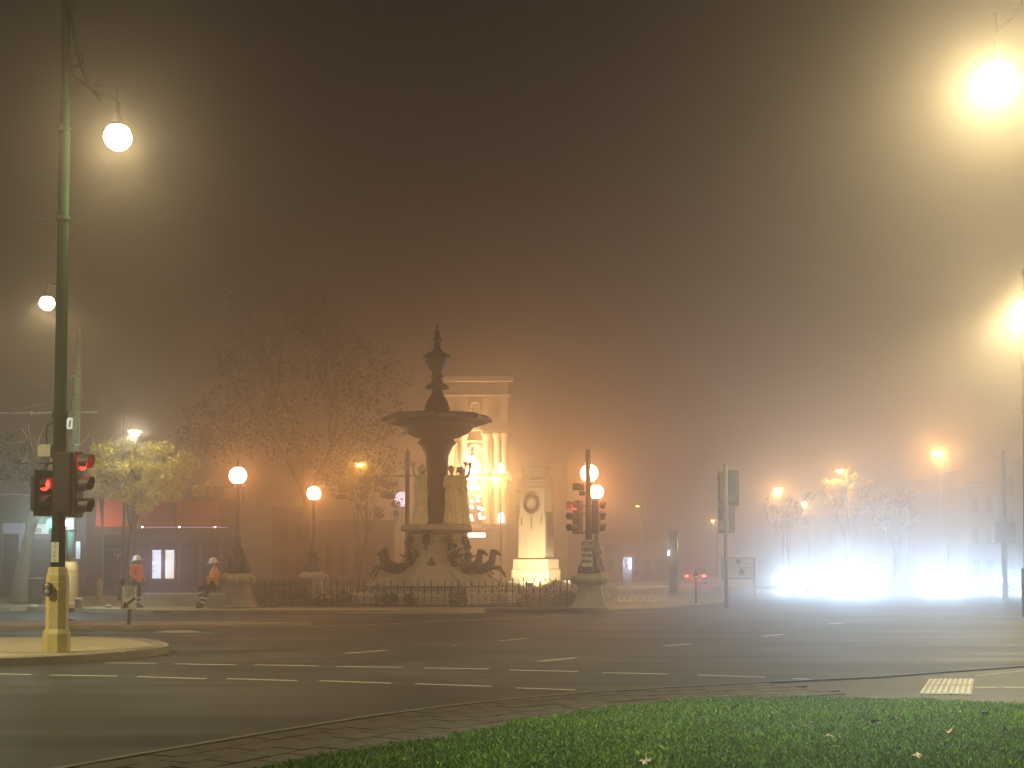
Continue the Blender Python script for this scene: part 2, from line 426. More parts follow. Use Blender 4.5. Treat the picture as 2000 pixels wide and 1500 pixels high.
# lawn
lawn_edge = gpts([(330, 1530), (500, 1499), (700, 1463), (900, 1431), (1050, 1404), (1180, 1384), (1330, 1366), (1480, 1359), (1650, 1361), (1800, 1366), (2000, 1378), (2300, 1400)], 0.13)
lawn_poly = [(p.x, p.y) for p in lawn_edge] + [(9, 3), (-2.5, 3)]
M_soil = mat('lawn soil', (0.018, 0.030, 0.010), 0.95, 0, 0.4, 12, 0.6, 60)
b = BM(); prism(b, lawn_poly, 0.0, 0.10, 0.05); struct(obj('lawn_soil', b, M_soil))
def in_poly(xs, ys, poly):
    inside = np.zeros(len(xs), bool); n = len(poly); j = n - 1
    for i in range(n):
        xi, yi = poly[i]; xj, yj = poly[j]
        cnd = ((yi > ys) != (yj > ys)) & (xs < (xj - xi) * (ys - yi) / (yj - yi + 1e-12) + xi)
        inside ^= cnd; j = i
    return inside
def grass():
    n = 620000
    ys = 8.6 + (17.2 - 8.6) * rng.random(n); xs = -2.6 + 10.5 * rng.random(n)
    k = in_poly(xs, ys, lawn_poly) & (xs < ys * 0.43); xs, ys = xs[k], ys[k]; n = len(xs)
    tuft = np.sin(xs * 3.1 + np.sin(ys * 2.3) * 2) * np.sin(ys * 3.7 + np.sin(xs * 1.9) * 2) * 0.5 + 0.5
    tuft = np.clip(tuft * .6 + .4 * (np.sin(xs * .9 + 1.3 * np.sin(ys * .7)) * np.sin(ys * 1.1 + xs * .4) * .5 + .5) + .12 * rng.normal(size=n), 0, 1)
    h = (0.028 + 0.03 * rng.random(n)) * (0.7 + 0.6 * tuft)
    az = rng.random(n) * 6.283; lean = rng.random(n) * 0.9 * h; la = rng.random(n) * 6.283
    wd = 0.0030 + 0.0025 * rng.random(n)
    z0 = 0.095 + 0.02 * tuft
    nd = 5000; h[:nd] *= 1.05; wd[:nd] = .0035
    V = np.zeros((n, 4, 3), np.float32)
    dx, dy = np.cos(az) * wd, np.sin(az) * wd
    V[:, 0] = np.stack([xs - dx, ys - dy, z0], 1); V[:, 1] = np.stack([xs + dx, ys + dy, z0], 1)
    mx, my = xs + np.cos(la) * lean * 0.35, ys + np.sin(la) * lean * 0.35
    V[:, 2] = np.stack([mx + dx * 0.8, my + dy * 0.8, z0 + h * 0.6], 1)
    V[:, 3] = np.stack([xs + np.cos(la) * lean, ys + np.sin(la) * lean, z0 + h], 1)
    tip = V[:nd, 3].copy()                    # dew sparkle painted in as small pale lozenges at some blade tips
    s_ = 0.0025 + 0.0025 * rng.random(nd).astype(np.float32)
    V[:nd, 0] = tip - np.stack([s_, 0 * s_, 0 * s_], 1); V[:nd, 1] = tip + np.stack([0 * s_, 0 * s_, -s_], 1); V[:nd, 2] = tip + np.stack([s_, 0 * s_, 0 * s_], 1); V[:nd, 3] = tip + np.stack([0 * s_, 0.3 * s_, s_], 1)
    me = bpy.data.meshes.new('grass'); me.vertices.add(n * 4); me.vertices.foreach_set('co', V.reshape(-1))
    idx = np.arange(n * 4).reshape(n, 4)
    tri = np.concatenate([idx[:, [0, 1, 2]], idx[:, [0, 2, 3]]], 1).reshape(-1)
    me.loops.add(len(tri)); me.loops.foreach_set('vertex_index', tri.astype(np.int32))
    me.polygons.add(n * 2); me.polygons.foreach_set('loop_start', np.arange(0, n * 6, 3, dtype=np.int32))
    me.update(calc_edges=True)
    at = me.attributes.new('tint', 'FLOAT', 'POINT'); tv = rng.random(n) * .9 * (.35 + .65 * tuft); tv[:nd] = 1.0; at.data.foreach_set('value', np.repeat(tv, 4).astype(np.float32))
    m = bpy.data.materials.new('dewy grass'); m.use_nodes = True; N = m.node_tree.nodes; L = m.node_tree.links; bs = N['Principled BSDF']
    a = N.new('ShaderNodeAttribute'); a.attribute_name = 'tint'; r = N.new('ShaderNodeValToRGB'); L.new(a.outputs['Fac'], r.inputs['Fac'])
    r.color_ramp.elements[0].color = (0.025, 0.085, 0.006, 1); r.color_ramp.elements[1].color = (0.10, 0.19, 0.030, 1)
    e = r.color_ramp.elements.new(0.5); e.color = (0.16, 0.30, 0.018, 1); e = r.color_ramp.elements.new(0.92); e.color = (0.40, 0.52, 0.06, 1); r.color_ramp.elements[-1].color = (0.50, 0.56, 0.42, 1)
    L.new(r.outputs[0], bs.inputs['Base Color']); bs.inputs['Roughness'].default_value = 0.33
    me.materials.append(m); return tag(obj('grass', me), 'short dewy green grass covering the lawn in the foreground', 'grass', None, 'stuff')
grass()

# white tactile pad and the worn white bar leading off to the right
tp = thing('tactile_paving', 'white ribbed tactile pad set in the footway behind the lawn', 'tactile paving', G(1850, 1342, 0.062), R(0))
q = gpts([(1795, 1356), (1898, 1357), (1903, 1327), (1815, 1327)], 0.062); o0 = tp.location
bb = BM(); prism(bb, [(p.x - o0.x, p.y - o0.y) for p in q], 0.0, 0.008); obj('base_plate', bb, M_paint, tp)
for i in range(9):
    f0, f1 = (i + 0.12) / 9, (i + 0.62) / 9
    pp = [q[0].lerp(q[1], f0), q[0].lerp(q[1], f1), q[3].lerp(q[2], f1), q[3].lerp(q[2], f0)]
    for jj in range(2):
        g0, g1 = jj / 2 + 0.02, jj / 2 + 0.48
        r4 = [pp[0].lerp(pp[3], g0), pp[1].lerp(pp[2], g0), pp[1].lerp(pp[2], g1), pp[0].lerp(pp[3], g1)]
        bb = BM(); prism(bb, [(p.x - o0.x, p.y - o0.y) for p in r4], 0.008, 0.018, 0.008); obj('rib', bb, M_white, tp)
for a_, c_ in [((1905, 1343.5), (1952, 1343.5)), ((1956, 1343.5), (2060, 1344))]:
    strip('pavement_marking', [G(*a_, 0.06), G(*c_, 0.06)], 0.20, M_paint, 0.066)
strip('pavement_marking', gpts([(1905, 1322), (1960, 1315), (2050, 1306)], 0.06), 0.05, M_paint, 0.068)

# fallen leaves on the lawn: each its own object
def leaf_mesh(seed):
    rnd = random.Random(seed); b = BM(); n = 14; c = b.verts.new((0, 0, 0.012)); ring = []
    for k in range(n):
        a = 2 * math.pi * k / n; r = (0.055 if k % 2 == 0 else 0.032) * rnd.uniform(0.8, 1.2)
        ring.append(b.verts.new((r * math.cos(a) * 1.2, r * math.sin(a) * 0.8, rnd.uniform(0.0, 0.03))))
    for k in range(n): b.faces.new((c, ring[k], ring[(k + 1) % n]))
    tube(b, [(0, 0, 0.012), (-0.07, 0.02, 0.02), (-0.10, 0.03, 0.03)], 0.002, 4)
    d = bpy.data.meshes.new('fallen_leaf'); b.to_mesh(d); b.free(); return d
LM = [mat('tan dry leaf', (0.42, 0.30, 0.17), 0.5, 0, 0.2, 30), mat('red brown leaf', (0.14, 0.05, 0.03), 0.5, 0, 0.2, 30), mat('dark rotten leaf', (0.035, 0.028, 0.02), 0.5, 0, 0.2, 30)]
leaves = [(1385, 1461, 1, 'dark brown curled leaf with a pale stalk, lowest left of centre on the lawn'), (1478, 1432, 2, 'dark leaf with a bright edge on the middle of the lawn'),
          (1553, 1394, 0, 'tan leaf near the top edge of the lawn, left of the others there'), (1583, 1417, 2, 'small greyish leaf lying mid lawn'), (1708, 1412, 1, 'red brown upright leaf in the middle right of the lawn'),
          (1870, 1393, 0, 'pale tan leaf below the white tactile pad'), (1856, 1430, 0, 'pale leaf below and left of a red leaf on the lawn'), (1964, 1427, 1, 'reddish leaf by the right edge of the lawn'),
          (1792, 1479, 0, 'bright tan leaf at the bottom right of the lawn'), (1262, 1490, 0, 'large tan leaf at the bottom left of the lawn'), (1625, 1441, 0, 'thin pale leaf flat in the middle of the lawn'),
          (1838, 1457, 2, 'dull brown leaf right of the lawn centre'), (1435, 1383, 2, 'small dark leaf at the lawn top near the kerb'), (1467, 1382, 2, 'dark leaf just right of another at the lawn top'),
          (1950, 1494, 2, 'dark leaf at the very bottom right of the lawn'), (1745, 1407, 0, 'small pale leaf in the grass right of a red brown one'), (1925, 1397, 2, 'dark leaf in the grass far right below the white bar'), (1040, 1444, 2, 'dark leaf near the left tip of the lawn')]
for i, (px, py, k, lb) in enumerate(leaves):
    d = leaf_mesh(i); d.materials.append(LM[k]); o = obj('fallen_leaf', d, None, None, G(px, py, 0.135))
    o.rotation_euler = (random.uniform(-.5, .3), random.uniform(-.4, .4), random.uniform(0, 6)); s = random.uniform(0.75, 1.15); o.scale = (s, s, s)
    tag(o, lb, 'leaf', 'fallen leaves on the lawn')

# ------------------------------------------------------------------ pendant street lamps
WARM = (1.0, 0.86, 0.47)
M_bowl = glow_mat('lit lamp bowl', (1.0, 0.93, 0.66), 30, 0.8)
def scroll(c, r, turns, a0, n=26, plane='xz', sgn=1):
    pts = []
    for i in range(n):
        t = i / (n - 1); a = a0 + sgn * turns * 2 * math.pi * t; rr = r * (1 - 0.75 * t)
        pts.append((c[0] + rr * math.cos(a), c[1], c[2] + rr * math.sin(a)))
    return pts
def pendant(parent, px, py, Y, k=1.0, power=9000, glow=1500, core=0):
    """lamp head hanging at a pixel; returns its world point. Spot gives the sharp cut-off of the reflector."""
    p = P(px, py, Y) - parent.location
    b = BM(); lathe(b, [(0.02, .62), (.03, .6), (.03, .42), (.06, .36), (.08, .32), (.12, .25), (.15, .22), (.16, .19)], 20, p); obj('lamp_shade', b, M_iron, parent, smooth=True)
    b = BM(); lathe(b, [(0.14, 0.19), (0.20, 0.13), (.235, .04), (0.24, -0.03), (0.21, -0.11), (0.15, -0.18), (0.08, -0.22), (0.02, -0.23)], 20, p); obj('lamp_bowl', b, M_bowl, parent, smooth=True)
    lamp('lamp_light', parent, p + Vector((0, 0, -0.06)), WARM, power, 0.16, 'SPOT', 164, 0.3)
    if core: lamp('lamp_core_light', parent, p + Vector((0, 0, -0.08)), WARM, core, 0.14, 'SPOT', 105, 0.5)
    lamp('lamp_glow', parent, p + Vector((0, 0, -0.06)), WARM, glow * 4, 0.12)
    return p

# ------------------------------------------------------------------ the big corner pole on the near island
YP = 21.7
pole = thing('street_lamp', 'tall dark green ornate street lamp pole with cream base on the near traffic island', 'street lamp', (X(113, YP), YP, 0.14))
po = pole.location
def ph(py): return Z(py, YP) - po.z
b = BM(); lathe(b, [(.225, 0), (.225, .32), (.21, .36), (.185, .40), (.185, 1.05), (.19, 1.06), (.185, 1.08), (.185, 1.16), (.19, 1.17), (.185, 1.19), (.178, 1.30), (.165, 1.34), (.150, 1.42), (.14, 1.44)], 8, a0=R(22.5)); obj('pole_base', b, M_yellow, pole)
b = BM()
lean = 0.0
prof = [(.118, 1.44), (.112, 2.0), (.108, 3.3), (.105, ph(820)), (.125, ph(815)), (.125, ph(806)), (.10, ph(800)), (.092, ph(430)), (.092, ph(260)), (.085, ph(252)), (.072, ph(240)), (.068, 11.8), (.09, 11.85), (.03, 12.1)]
lathe(b, prof, 24); obj('pole_shaft', b, M_green, pole, smooth=True)
for py in (428, 806, 252):
    b = BM(); lathe(b, [(.115, 0), (.122, .02), (.122, .06), (.115, .08)], 20, (0, 0, ph(py) - .04)); obj('pole_band', b, M_green, pole)
# arm bracket with scrolls
lp = P(228, 215, YP) - po
b = BM()
tube(b, [(0.06, 0, ph(10)), (0.12, 0, ph(60)), (0.22, 0, ph(118)), (0.38, 0, ph(165)), lp + Vector((-.28, 0, ph(172) - ph(190)))], 0.022, 8)
tube(b, [(0.05, 0, ph(130)), (0.16, 0, ph(150)), (0.34, 0, ph(165)), (0.62, 0, ph(185)), (lp.x, 0, ph(195))], [.03, .03, .028, .022, .02], 8)
tube(b, scroll((0.14, 0, ph(118)), .17, 0.9, R(60), sgn=-1), .018, 6)
tube(b, scroll((lp.x - .30, 0, ph(165)), .08, 1.2, R(200), sgn=-1), .014, 6)
tube(b, scroll((0.12, 0, ph(15)), .07, 1.0, R(200), sgn=-1), .014, 6)
tube(b, [(0.05, 0, ph(205)), (0.10, 0, ph(170)), (0.2, 0, ph(158))], .022, 6)
tube(b, [(lp.x, 0, ph(168)), (lp.x, 0, ph(232))], [.012, .016], 6)
obj('lamp_arm', b, M_iron, pole)
pendant(pole, 230, 268, YP, power=120, glow=75, core=1200)
b = BM(); tube(b, [(-.1, 0, ph(428)), (-.3, .05, ph(427)), (-.75, .2, ph(416))], .012, 6); ball(b, (-.32, .05, ph(425)), .035, 8); obj('span_wire', b, M_grey, pole)
b = BM(); box(b, -.075, .055, -.125, -.116, 1.52, 1.86, .004); obj('sticker_plate', b, M_white, pole)
bb = BM()
for i, z in enumerate((1.56, 1.62, 1.68, 1.74, 1.80)):
    pass
text('sticker_print', '1\n^\n1\n^\n1', .075, M_signblack, pole, (-.01, -.127, 1.69))
# push button box
b = BM(); xz_prism(b, [(.07 * math.cos(a) - .09, 1.07 + (.04 if math.sin(a) > 0 else -.04) + .075 * math.sin(a)) for a in np.linspace(0, 2 * math.pi, 20)[:-1]], -.245, -.18)
pbx = obj('push_button', b, M_black, pole)
for z in (1.12, 1.02):
    bb = BM(); lathe(bb, [(.045, 0), (.045, .012), (.02, .02)], 16, mtx=Matrix.Translation((-.09, -.243, z)) @ Matrix.Rotation(R(90), 4, 'X')); obj('button_disc', bb, M_grey, pbx)
# small control box and cables
b = BM(); box(b, -.34, -.12, -.09, .06, ph(893), ph(869), .012); obj('control_box', b, M_boxgrey, pole)
b = BM(); tube(b, [(-.22, 0, ph(869)), (-.235, 0, ph(845)), (-.21, 0, ph(830)), (-.10, 0, ph(824))], .015, 6); 
for dx in (0, .03, .06):
    tube(b, [(-.24 + dx, -.05, ph(893)), (-.18 + dx * .5, -.08, ph(905)), (-.26 + dx, -.06, ph(918)), (-.27 + dx, -.04, ph(930))], .009, 5)
obj('cable', b, M_black, pole)

# ------------------------------------------------------------------ traffic signals
M_red = glow_mat('lit red lens', (1.0, 0.03, 0.02), 7.0)
M_grn = glow_mat('lit green lens', (0.02, 1.0, 0.55), 9.0)
M_lens = mat('unlit lens', (0.05, 0.045, 0.04), 0.2, 0, 0.1, 5)
def signal_head(parent, loc, rz, n=3, lit=0, board=True, s=1.0, red=M_red, bm=None, hood=.26):
    """front faces local -y; a signal head is bolted on its pole, so it is a part with sub-parts"""
    h = 0.36 * n
    b = BM()
    box(b, -.15, .15, -.02, .20, -h / 2, h / 2, .035)
    if board:
        pl = [(.22 * sx, (h / 2 + .10 - .09) * sz) for sx, sz in ((-1, -1), (1, -1), (1, 1), (-1, 1))]
        box(b, -.23, .23, -.045, -.025, -h / 2 - .11, h / 2 + .11, .0)
    hd = obj('signal_head', b, bm or M_black, parent, loc); hd.rotation_euler = (0, 0, rz); hd.scale = (s, s, s)
    for i in range(n):
        z = h / 2 - .18 - .36 * i
        bb = BM(); seg = 18
        inner, outer = [], []
        for ring, (r, y, droop) in enumerate(((.135, -.046, 0), (.135, -hood, 1), (.128, -hood, 1), (.128, -.046, 0))):
            row = []
            for k in range(seg + 1):
                a = R(-38) + R(256) * k / seg
                yy = y + (0.08 * (1 - (math.sin(a) * .5 + .5)) if droop else 0)
                row.append(bb.verts.new((r * math.cos(a), yy, z + r * math.sin(a))))
            inner.append(row)
        for ra, rb in zip(inner, inner[1:]):
            for k in range(seg): bb.faces.new((ra[k], ra[k + 1], rb[k + 1], rb[k]))
        obj('visor', bb, M_black, hd, smooth=False)
        bb = BM(); lathe(bb, [(.128, 0), (.115, .03), (.06, .055), (.01, .062)], 20, mtx=Matrix.Translation((0, -.046, z)) @ Matrix.Rotation(R(90), 4, 'X'))
        obj('lens', bb, red if i == lit else M_lens, hd)
    return hd
# signals belong to the poles that carry them
b = BM()
for py in (905, 990):
    tube(b, [(-.36, -.02, ph(py)), (0, -.05, ph(py)), (.38, -.02, ph(py))], .02, 6)
box(b, -.02, .24, -.17, -.02, ph(1000), ph(884), .01); box(b, .24, .30, -.10, -.05, ph(1008), ph(888), .0)
obj('signal_bracket', b, M_black, pole)
h1 = signal_head(pole, (-.30, .06, ph(963)), R(58), n=2, lit=0, board=True, s=.84, hood=.30)
h2 = signal_head(pole, (.33, .02, ph(946)), R(82), n=3, lit=0, board=False, s=1.04, hood=.24)
lamp('red_signal_light', pole, (-.02, -.12, ph(947)), (1, .03, .02), 2, .05)
# second big pole behind (pale green, cream base)
YQ = 44.5
p2 = thing('tram_pole', 'pale green pole with orange cream base standing behind the near street lamp', 'pole', (X(143, YQ), YQ, 0.14))
q0 = p2.location
def qh(py): return Z(py, YQ) - q0.z
b = BM(); lathe(b, [(.27, 0), (.27, .15), (.25, .2), (.25, 1.0), (.26, 1.02), (.25, 1.05), (.25, 1.3), (.26, 1.33), (.25, 1.36), (.22, qh(1097))], 16, (-.08, 0, 0)); obj('pole_base', b, mat('orange cream paint', (.62, .42, .14), .5, 0, .15, 6), p2)
b = BM(); tube(b, [(-.08, 0, 1.8), (-.02, 0, qh(900)), (.06, 0, qh(740)), (.09, 0, qh(660)), (.095, 0, qh(640))], [.16, .15, .13, .07, .02], 14); obj('pole_shaft', b, M_green_l, p2, smooth=True)
for py, r in ((776, .19), (736, .2), (806, .19)):
    b = BM(); lathe(b, [(r, 0), (r + .02, .02), (r, .05)], 14, (.03, 0, qh(py))); tube(b, [(-.22, 0, qh(py)), (.28, 0, qh(py))], .025, 6); obj('pole_band', b, M_green_l, p2)
b = BM(); tube(b, [(-3.2, 0, qh(806)), (.75, 0, qh(805))], .035, 8); ball(b, (-1.55, 0, qh(806)), .08, 8)
tube(b, [(-3.2, 0, qh(770)), (0, 0, qh(740))], .012, 5); tube(b, [(-3.2, 0, qh(812)), (0, 0, qh(776))], .012, 5)
obj('cross_arm', b, M_grey, p2)
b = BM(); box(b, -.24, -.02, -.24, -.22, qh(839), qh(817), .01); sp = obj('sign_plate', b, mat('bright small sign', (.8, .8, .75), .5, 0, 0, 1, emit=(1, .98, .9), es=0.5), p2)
b = BM(); xz_prism(b, [(-.16, qh(836)), (-.10, qh(836)), (-.06, qh(824)), (-.11, qh(821))], -.247, -.242); obj('sign_mark', b, M_black, p2)
b = BM(); tube(b, [(.05, -.1, qh(870)), (.2, -.1, qh(868)), (.5, -.1, qh(850)), (.62, -.1, qh(853)), (.66, -.1, qh(880))], .022, 6); obj('conduit', b, M_grey, p2)
b = BM(); box(b, .14, .30, -.18, -.15, qh(1092), qh(1058), .01); obj('notice_plate', b, M_grey, p2)
M_wht = glow_mat('white floodlight', (0.85, 0.93, 1.0), 20)
b = BM(); box(b, -.22, .14, -.38, -.3, qh(1036), qh(1012), .02); fl = obj('flood_lamp', b, M_black, p2)
b = BM(); ball(b, (-.08, -.40, qh(1022)), .10, 12, (1, .3, 1)); obj('lens', b, M_wht, fl)
lamp('flood_light', p2, (-.08, -1.3, qh(1022)), (.65, .85, 1.0), 420, .08)

# distant pendant lamp hidden pole behind the near one
YL = 40.0
s2 = thing('street_lamp', 'distant street lamp glowing at left, its pole hidden behind the near green pole', 'street lamp', (X(118, YL), YL, 0.0))
b = BM(); lathe(b, [(.2, 0), (.2, 1.5), (.11, 1.55), (.09, 6), (.07, 10.6)], 12); obj('pole_shaft', b, M_green, s2)
lp2 = P(92, 592, YL) - s2.location
b = BM(); tube(b, [(0, 0, 10.4), (-.15, 0, 10.45), (lp2.x, 0, lp2.z + .65), (lp2.x, 0, lp2.z + .5)], .025, 6); obj('lamp_arm', b, M_iron, s2)
pendant(s2, 92, 592, YL, power=520, glow=20, core=260)

# right-hand lamps
YR = 21.3
s3 = thing('street_lamp', 'bright pendant street lamp at the upper right, hanging from a scrolled arm', 'street lamp', (X(2140, YR), YR, 0.0))
b = BM(); lathe(b, [(.2, 0), (.2, 1.5), (.12, 1.55), (.10, 6), (.07, 12)], 12); obj('pole_shaft', b, M_green, s3)
lp3 = P(1945, 60, YR) - s3.location
def rz3(py): return Z(py, YR)
b = BM(); tube(b, [(0, 0, 11.0), (lp3.x + .55, 0, rz3(-10)), (lp3.x + .25, 0, rz3(38)), (lp3.x, 0, rz3(60))], .024, 8)
tube(b, [(lp3.x, 0, rz3(25)), (lp3.x, 0, rz3(98))], .016, 6)
tube(b, [(0, 0, 11.6), (lp3.x + .7, 0, rz3(-60)), (lp3.x + .38, 0, rz3(15))], .02, 6)
tube(b, scroll((lp3.x + .32, 0, rz3(15)), .085, 1.2, R(260), sgn=1), .015, 6)
obj('lamp_arm', b, M_iron, s3)
pendant(s3, 1945, 148, YR, power=1900, glow=190, core=1500)
YS = 40.0
s4 = thing('street_lamp', 'second bright street lamp at the right edge, lower than the upper right one', 'street lamp', (X(1992, YS) + .0, YS, 0.0))
lp4 = P(1998, 600, YS) - s4.location
b = BM(); lathe(b, [(.2, 0), (.2, 1.5), (.12, 1.55), (.10, 6), (.07, lp4.z + 1.2)], 12, (.25, 0, 0)); obj('pole_shaft', b, M_green, s4)
b = BM(); tube(b, [(.25, 0, lp4.z + 1.1), (lp4.x + .1, 0, lp4.z + .8), (lp4.x, 0, lp4.z + .5)], .025, 6); obj('lamp_arm', b, M_iron, s4)
pendant(s4, 1998, 600, YS, power=13000, glow=1300, core=1000)

# ------------------------------------------------------------------ enclosure, globe lamps, fences
PHI = R(5.0)
e1 = Vector((math.cos(PHI), -math.sin(PHI), 0)); e2 = Vector((math.sin(PHI), math.cos(PHI), 0))
FLc = Vector((X(463, 44.6), 44.6, 0.15)); W1, W2 = 12.25, 11.0
FRc = FLc + e1 * W1; RLc = FLc + e2 * W2; RRc = FRc + e2 * W2
M_globe = glow_mat('lit globe', (1.0, 0.74, 0.42), 32, 0.8)
SOD = (1.0, 0.42, 0.11)
def globe_lamp():
    t = thing('globe_lamp', 'x', 'street lamp', (0, 0, 0), 0, 'globe lamps round the fountain')
    # stone pedestal: four sided, flared foot, scrolled cap
    b = BM(); n = 4
    lathe(b, [(.98, 0), (.98, .06), (.86, .10), (.66, .35), (.58, .60), (.56, .78), (.60, .82), (.72, .90), (.74, 1.02), (.66, 1.12), (.55, 1.18), (.50, 1.20)], 4, a0=R(45))
    bmesh.ops.bevel(b, geom=[e for e in b.edges if abs((e.verts[0].co - e.verts[1].co).normalized().z) > .2], offset=.06, segments=2, affect='EDGES')
    ped = obj('pedestal', b, M_granite, t)
    for k in range(4):
        bb = BM(); lathe(bb, [(.13, -.2), (.15, -.12), (.15, .12), (.13, .2)], 14, mtx=Matrix.Rotation(R(90) * k, 4, 'Z') @ Matrix.Translation((0, -.50, .96)) @ Matrix.Rotation(R(90), 4, 'Y'))
        obj('scroll_cap', bb, M_granite, ped)
    b = BM()
    def wob(a, z, i): return 1 + .16 * abs(math.sin(3 * a)) * (1 if i % 2 else .3)
    lathe(b, [(.40, 1.18), (.38, 1.24), (.30, 1.34), (.33, 1.42), (.24, 1.52), (.27, 1.62), (.20, 1.74), (.17, 1.86), (.22, 1.94), (.24, 2.02), (.19, 2.12), (.12, 2.2), (.15, 2.25), (.16, 2.32), (.09, 2.4), (.13, 2.45), (.08, 2.5)], 24, wob=wob)
    for k in range(4):      # fish curled round the foot
        a = R(45 + 90 * k); c, s = math.cos(a), math.sin(a)
        tube(b, [(c * .38, s * .38, 1.22), (c * .40, s * .40, 1.36), (c * .30, s * .30, 1.52), (c * .30, s * .30, 1.70), (c * .2, s * .2, 1.86)], [.12, .11, .085, .06, .03], 8)
    obj('ornate_foot', b, M_bronze, t, smooth=True)
    b = BM(); lathe(b, [(.085, 2.48), (.08, 2.8), (.065, 3.5), (.055, 4.05), (.07, 4.1), (.05, 4.15), (.13, 4.26), (.17, 4.32)], 14); obj('lamp_shaft', b, M_iron, t, smooth=True)
    b = BM(); ball(b, (0, 0, 4.60), .30, 24); gl = obj('globe', b, M_globe, t, smooth=True)
    b = BM(); lathe(b, [(.12, 4.89), (.10, 4.93), (.03, 4.97), (.02, 5.05), (.035, 5.08), (.006, 5.16)], 10); obj('finial', b, M_iron, t)
    return t
gproto = globe_lamp(); gproto.location = FLc; gproto.rotation_euler.z = -PHI
gproto['label'] = 'front left globe lamp on a pale stone pedestal, right of the workers'
lamps4 = [gproto, dup(gproto, RLc, -PHI, 'rear left globe lamp, smaller and paler, behind the fence left of the fountain'),
          dup(gproto, FRc, -PHI, 'front right globe lamp, its globe behind the traffic signal pole'),
          dup(gproto, RRc, -PHI, 'rear right globe lamp just right of the traffic signal pole')]
for l_, pw in zip(lamps4, (430, 560, 600, 600)):
    lamp('globe_light', l_, (0, 0, 4.6), SOD, pw, .22)

# iron fence: shared post and scroll meshes
b = BM(); tube(b, [(0, 0, 0), (0, 0, .80)], .018, 6); ball(b, (0, 0, .82), .035, 6); lathe(b, [(.012, .84), (.03, .88), (.004, .98)], 6); ball(b, (0, 0, .02), .035, 6); ball(b, (0, 0, .45), .026, 6)
ME_post = bpy.data.meshes.new('fence_post'); b.to_mesh(ME_post); b.free(); ME_post.materials.append(M_iron)
b = BM(); Wd = .46
for sx in (-1, 1):
    tube(b, [(sx * (.02 + .5 * Wd - .04), 0, .30), (sx * .15, 0, .42), (sx * .03, 0, .52), (sx * .02, 0, .68), (sx * .08, 0, .76), (sx * .15, 0, .73), (sx * .15, 0, .67), (sx * .10, 0, .66)], .011, 4)
    tube(b, [(sx * .02, 0, .10), (sx * .12, 0, .08), (sx * .18, 0, .17), (sx * .13, 0, .27), (sx * .04, 0, .26), (sx * .03, 0, .18), (sx * .09, 0, .16)], .010, 4)
    tube(b, [(sx * .02, 0, .40), (sx * .10, 0, .34), (sx * .03, 0, .28)], .010, 4)
tube(b, [(0, 0, .05), (0, 0, .88)], .010, 4); ball(b, (0, 0, .90), .02, 6)
ME_scr = bpy.data.meshes.new('fence_scroll'); b.to_mesh(ME_scr); b.free(); ME_scr.materials.append(M_iron)
def fence(a, c, label, group='iron fence runs round the fountain', z=.15):
    a = Vector((a.x, a.y, z)); c = Vector((c.x, c.y, z)); d = c - a; L_ = d.length; rz = math.atan2(d.y, d.x)
    t = thing('iron_fence', label, 'fence', a, rz, group)
    n = max(1, round(L_ / Wd)); st = L_ / n
    bb = BM(); box(bb, 0, L_, -.012, .012, .04, .065); box(bb, 0, L_, -.012, .012, .585, .605); 
    obj('rail', bb, M_iron, t)
    for i in range(n + 1):
        o = bpy.data.objects.new('fence_post', ME_post); C.objects.link(o); o.parent = t; o.location = (i * st, 0, 0)
        if i < n:
            o = bpy.data.objects.new('fence_scroll', ME_scr); C.objects.link(o); o.parent = t; o.location = ((i + .5) * st, 0, 0); o.scale = (st / Wd, 1, 1)
    return t
fence(FLc + e1 * .75, FRc - e1 * .75, 'front run of dark scrolled iron fence between the two nearest globe lamps')
fence(FLc + e2 * .8, RLc - e2 * .8, 'left side run of iron fence receding from the front left globe lamp')
fence(FRc + e2 * .8, RRc - e2 * .8, 'right side run of iron fence receding behind the traffic signal pole')
fence(RLc + e1 * .8, RRc - e1 * .8, 'rear run of iron fence behind the fountain')
# stone kerb the fence stands on
for a_, c_ in ((FLc, FRc), (FLc, RLc), (FRc, RRc), (RLc, RRc)):
    d = c_ - a_; bb = BM(); box(bb, 0, d.length, -.16, .16, -.02, .045, .01); o = struct(obj('fence_plinth', bb, M_granite)); o.location = (a_.x, a_.y, .145); o.rotation_euler.z = math.atan2(d.y, d.x)
# low white balustrade lit by the headlights
wf = thing('white_fence', 'short low fence lit white by the headlights, right of the globe lamps', 'fence', P(1206, 1178, 50.5), R(14)); wf.location.z = .15
L_ = 2.15
bb = BM(); box(bb, 0, L_, -.03, .03, .60, .66, .006); box(bb, 0, L_, -.03, .03, .04, .09, .006); obj('rail', bb, mat('white fence paint', (.62, .62, .64), .5, 0, .1, 6), wf)
bb = BM()
for sx in (-1, 1):
    tube(bb, [(sx * .13, 0, .1), (sx * .10, 0, .28), (sx * .02, 0, .42), (sx * .06, 0, .55), (sx * .11, 0, .6)], .016, 5)
    tube(bb, [(sx * .01, 0, .3), (sx * .07, 0, .22), (sx * .06, 0, .12), (0, 0, .1)], .014, 5)
d_ = bpy.data.meshes.new('baluster'); bb.to_mesh(d_); bb.free(); d_.materials.append(MATS['white fence paint'])
for i in range(8):
    o = bpy.data.objects.new('baluster', d_); C.objects.link(o); o.parent = wf; o.location = (.135 + i * .268, 0, 0)

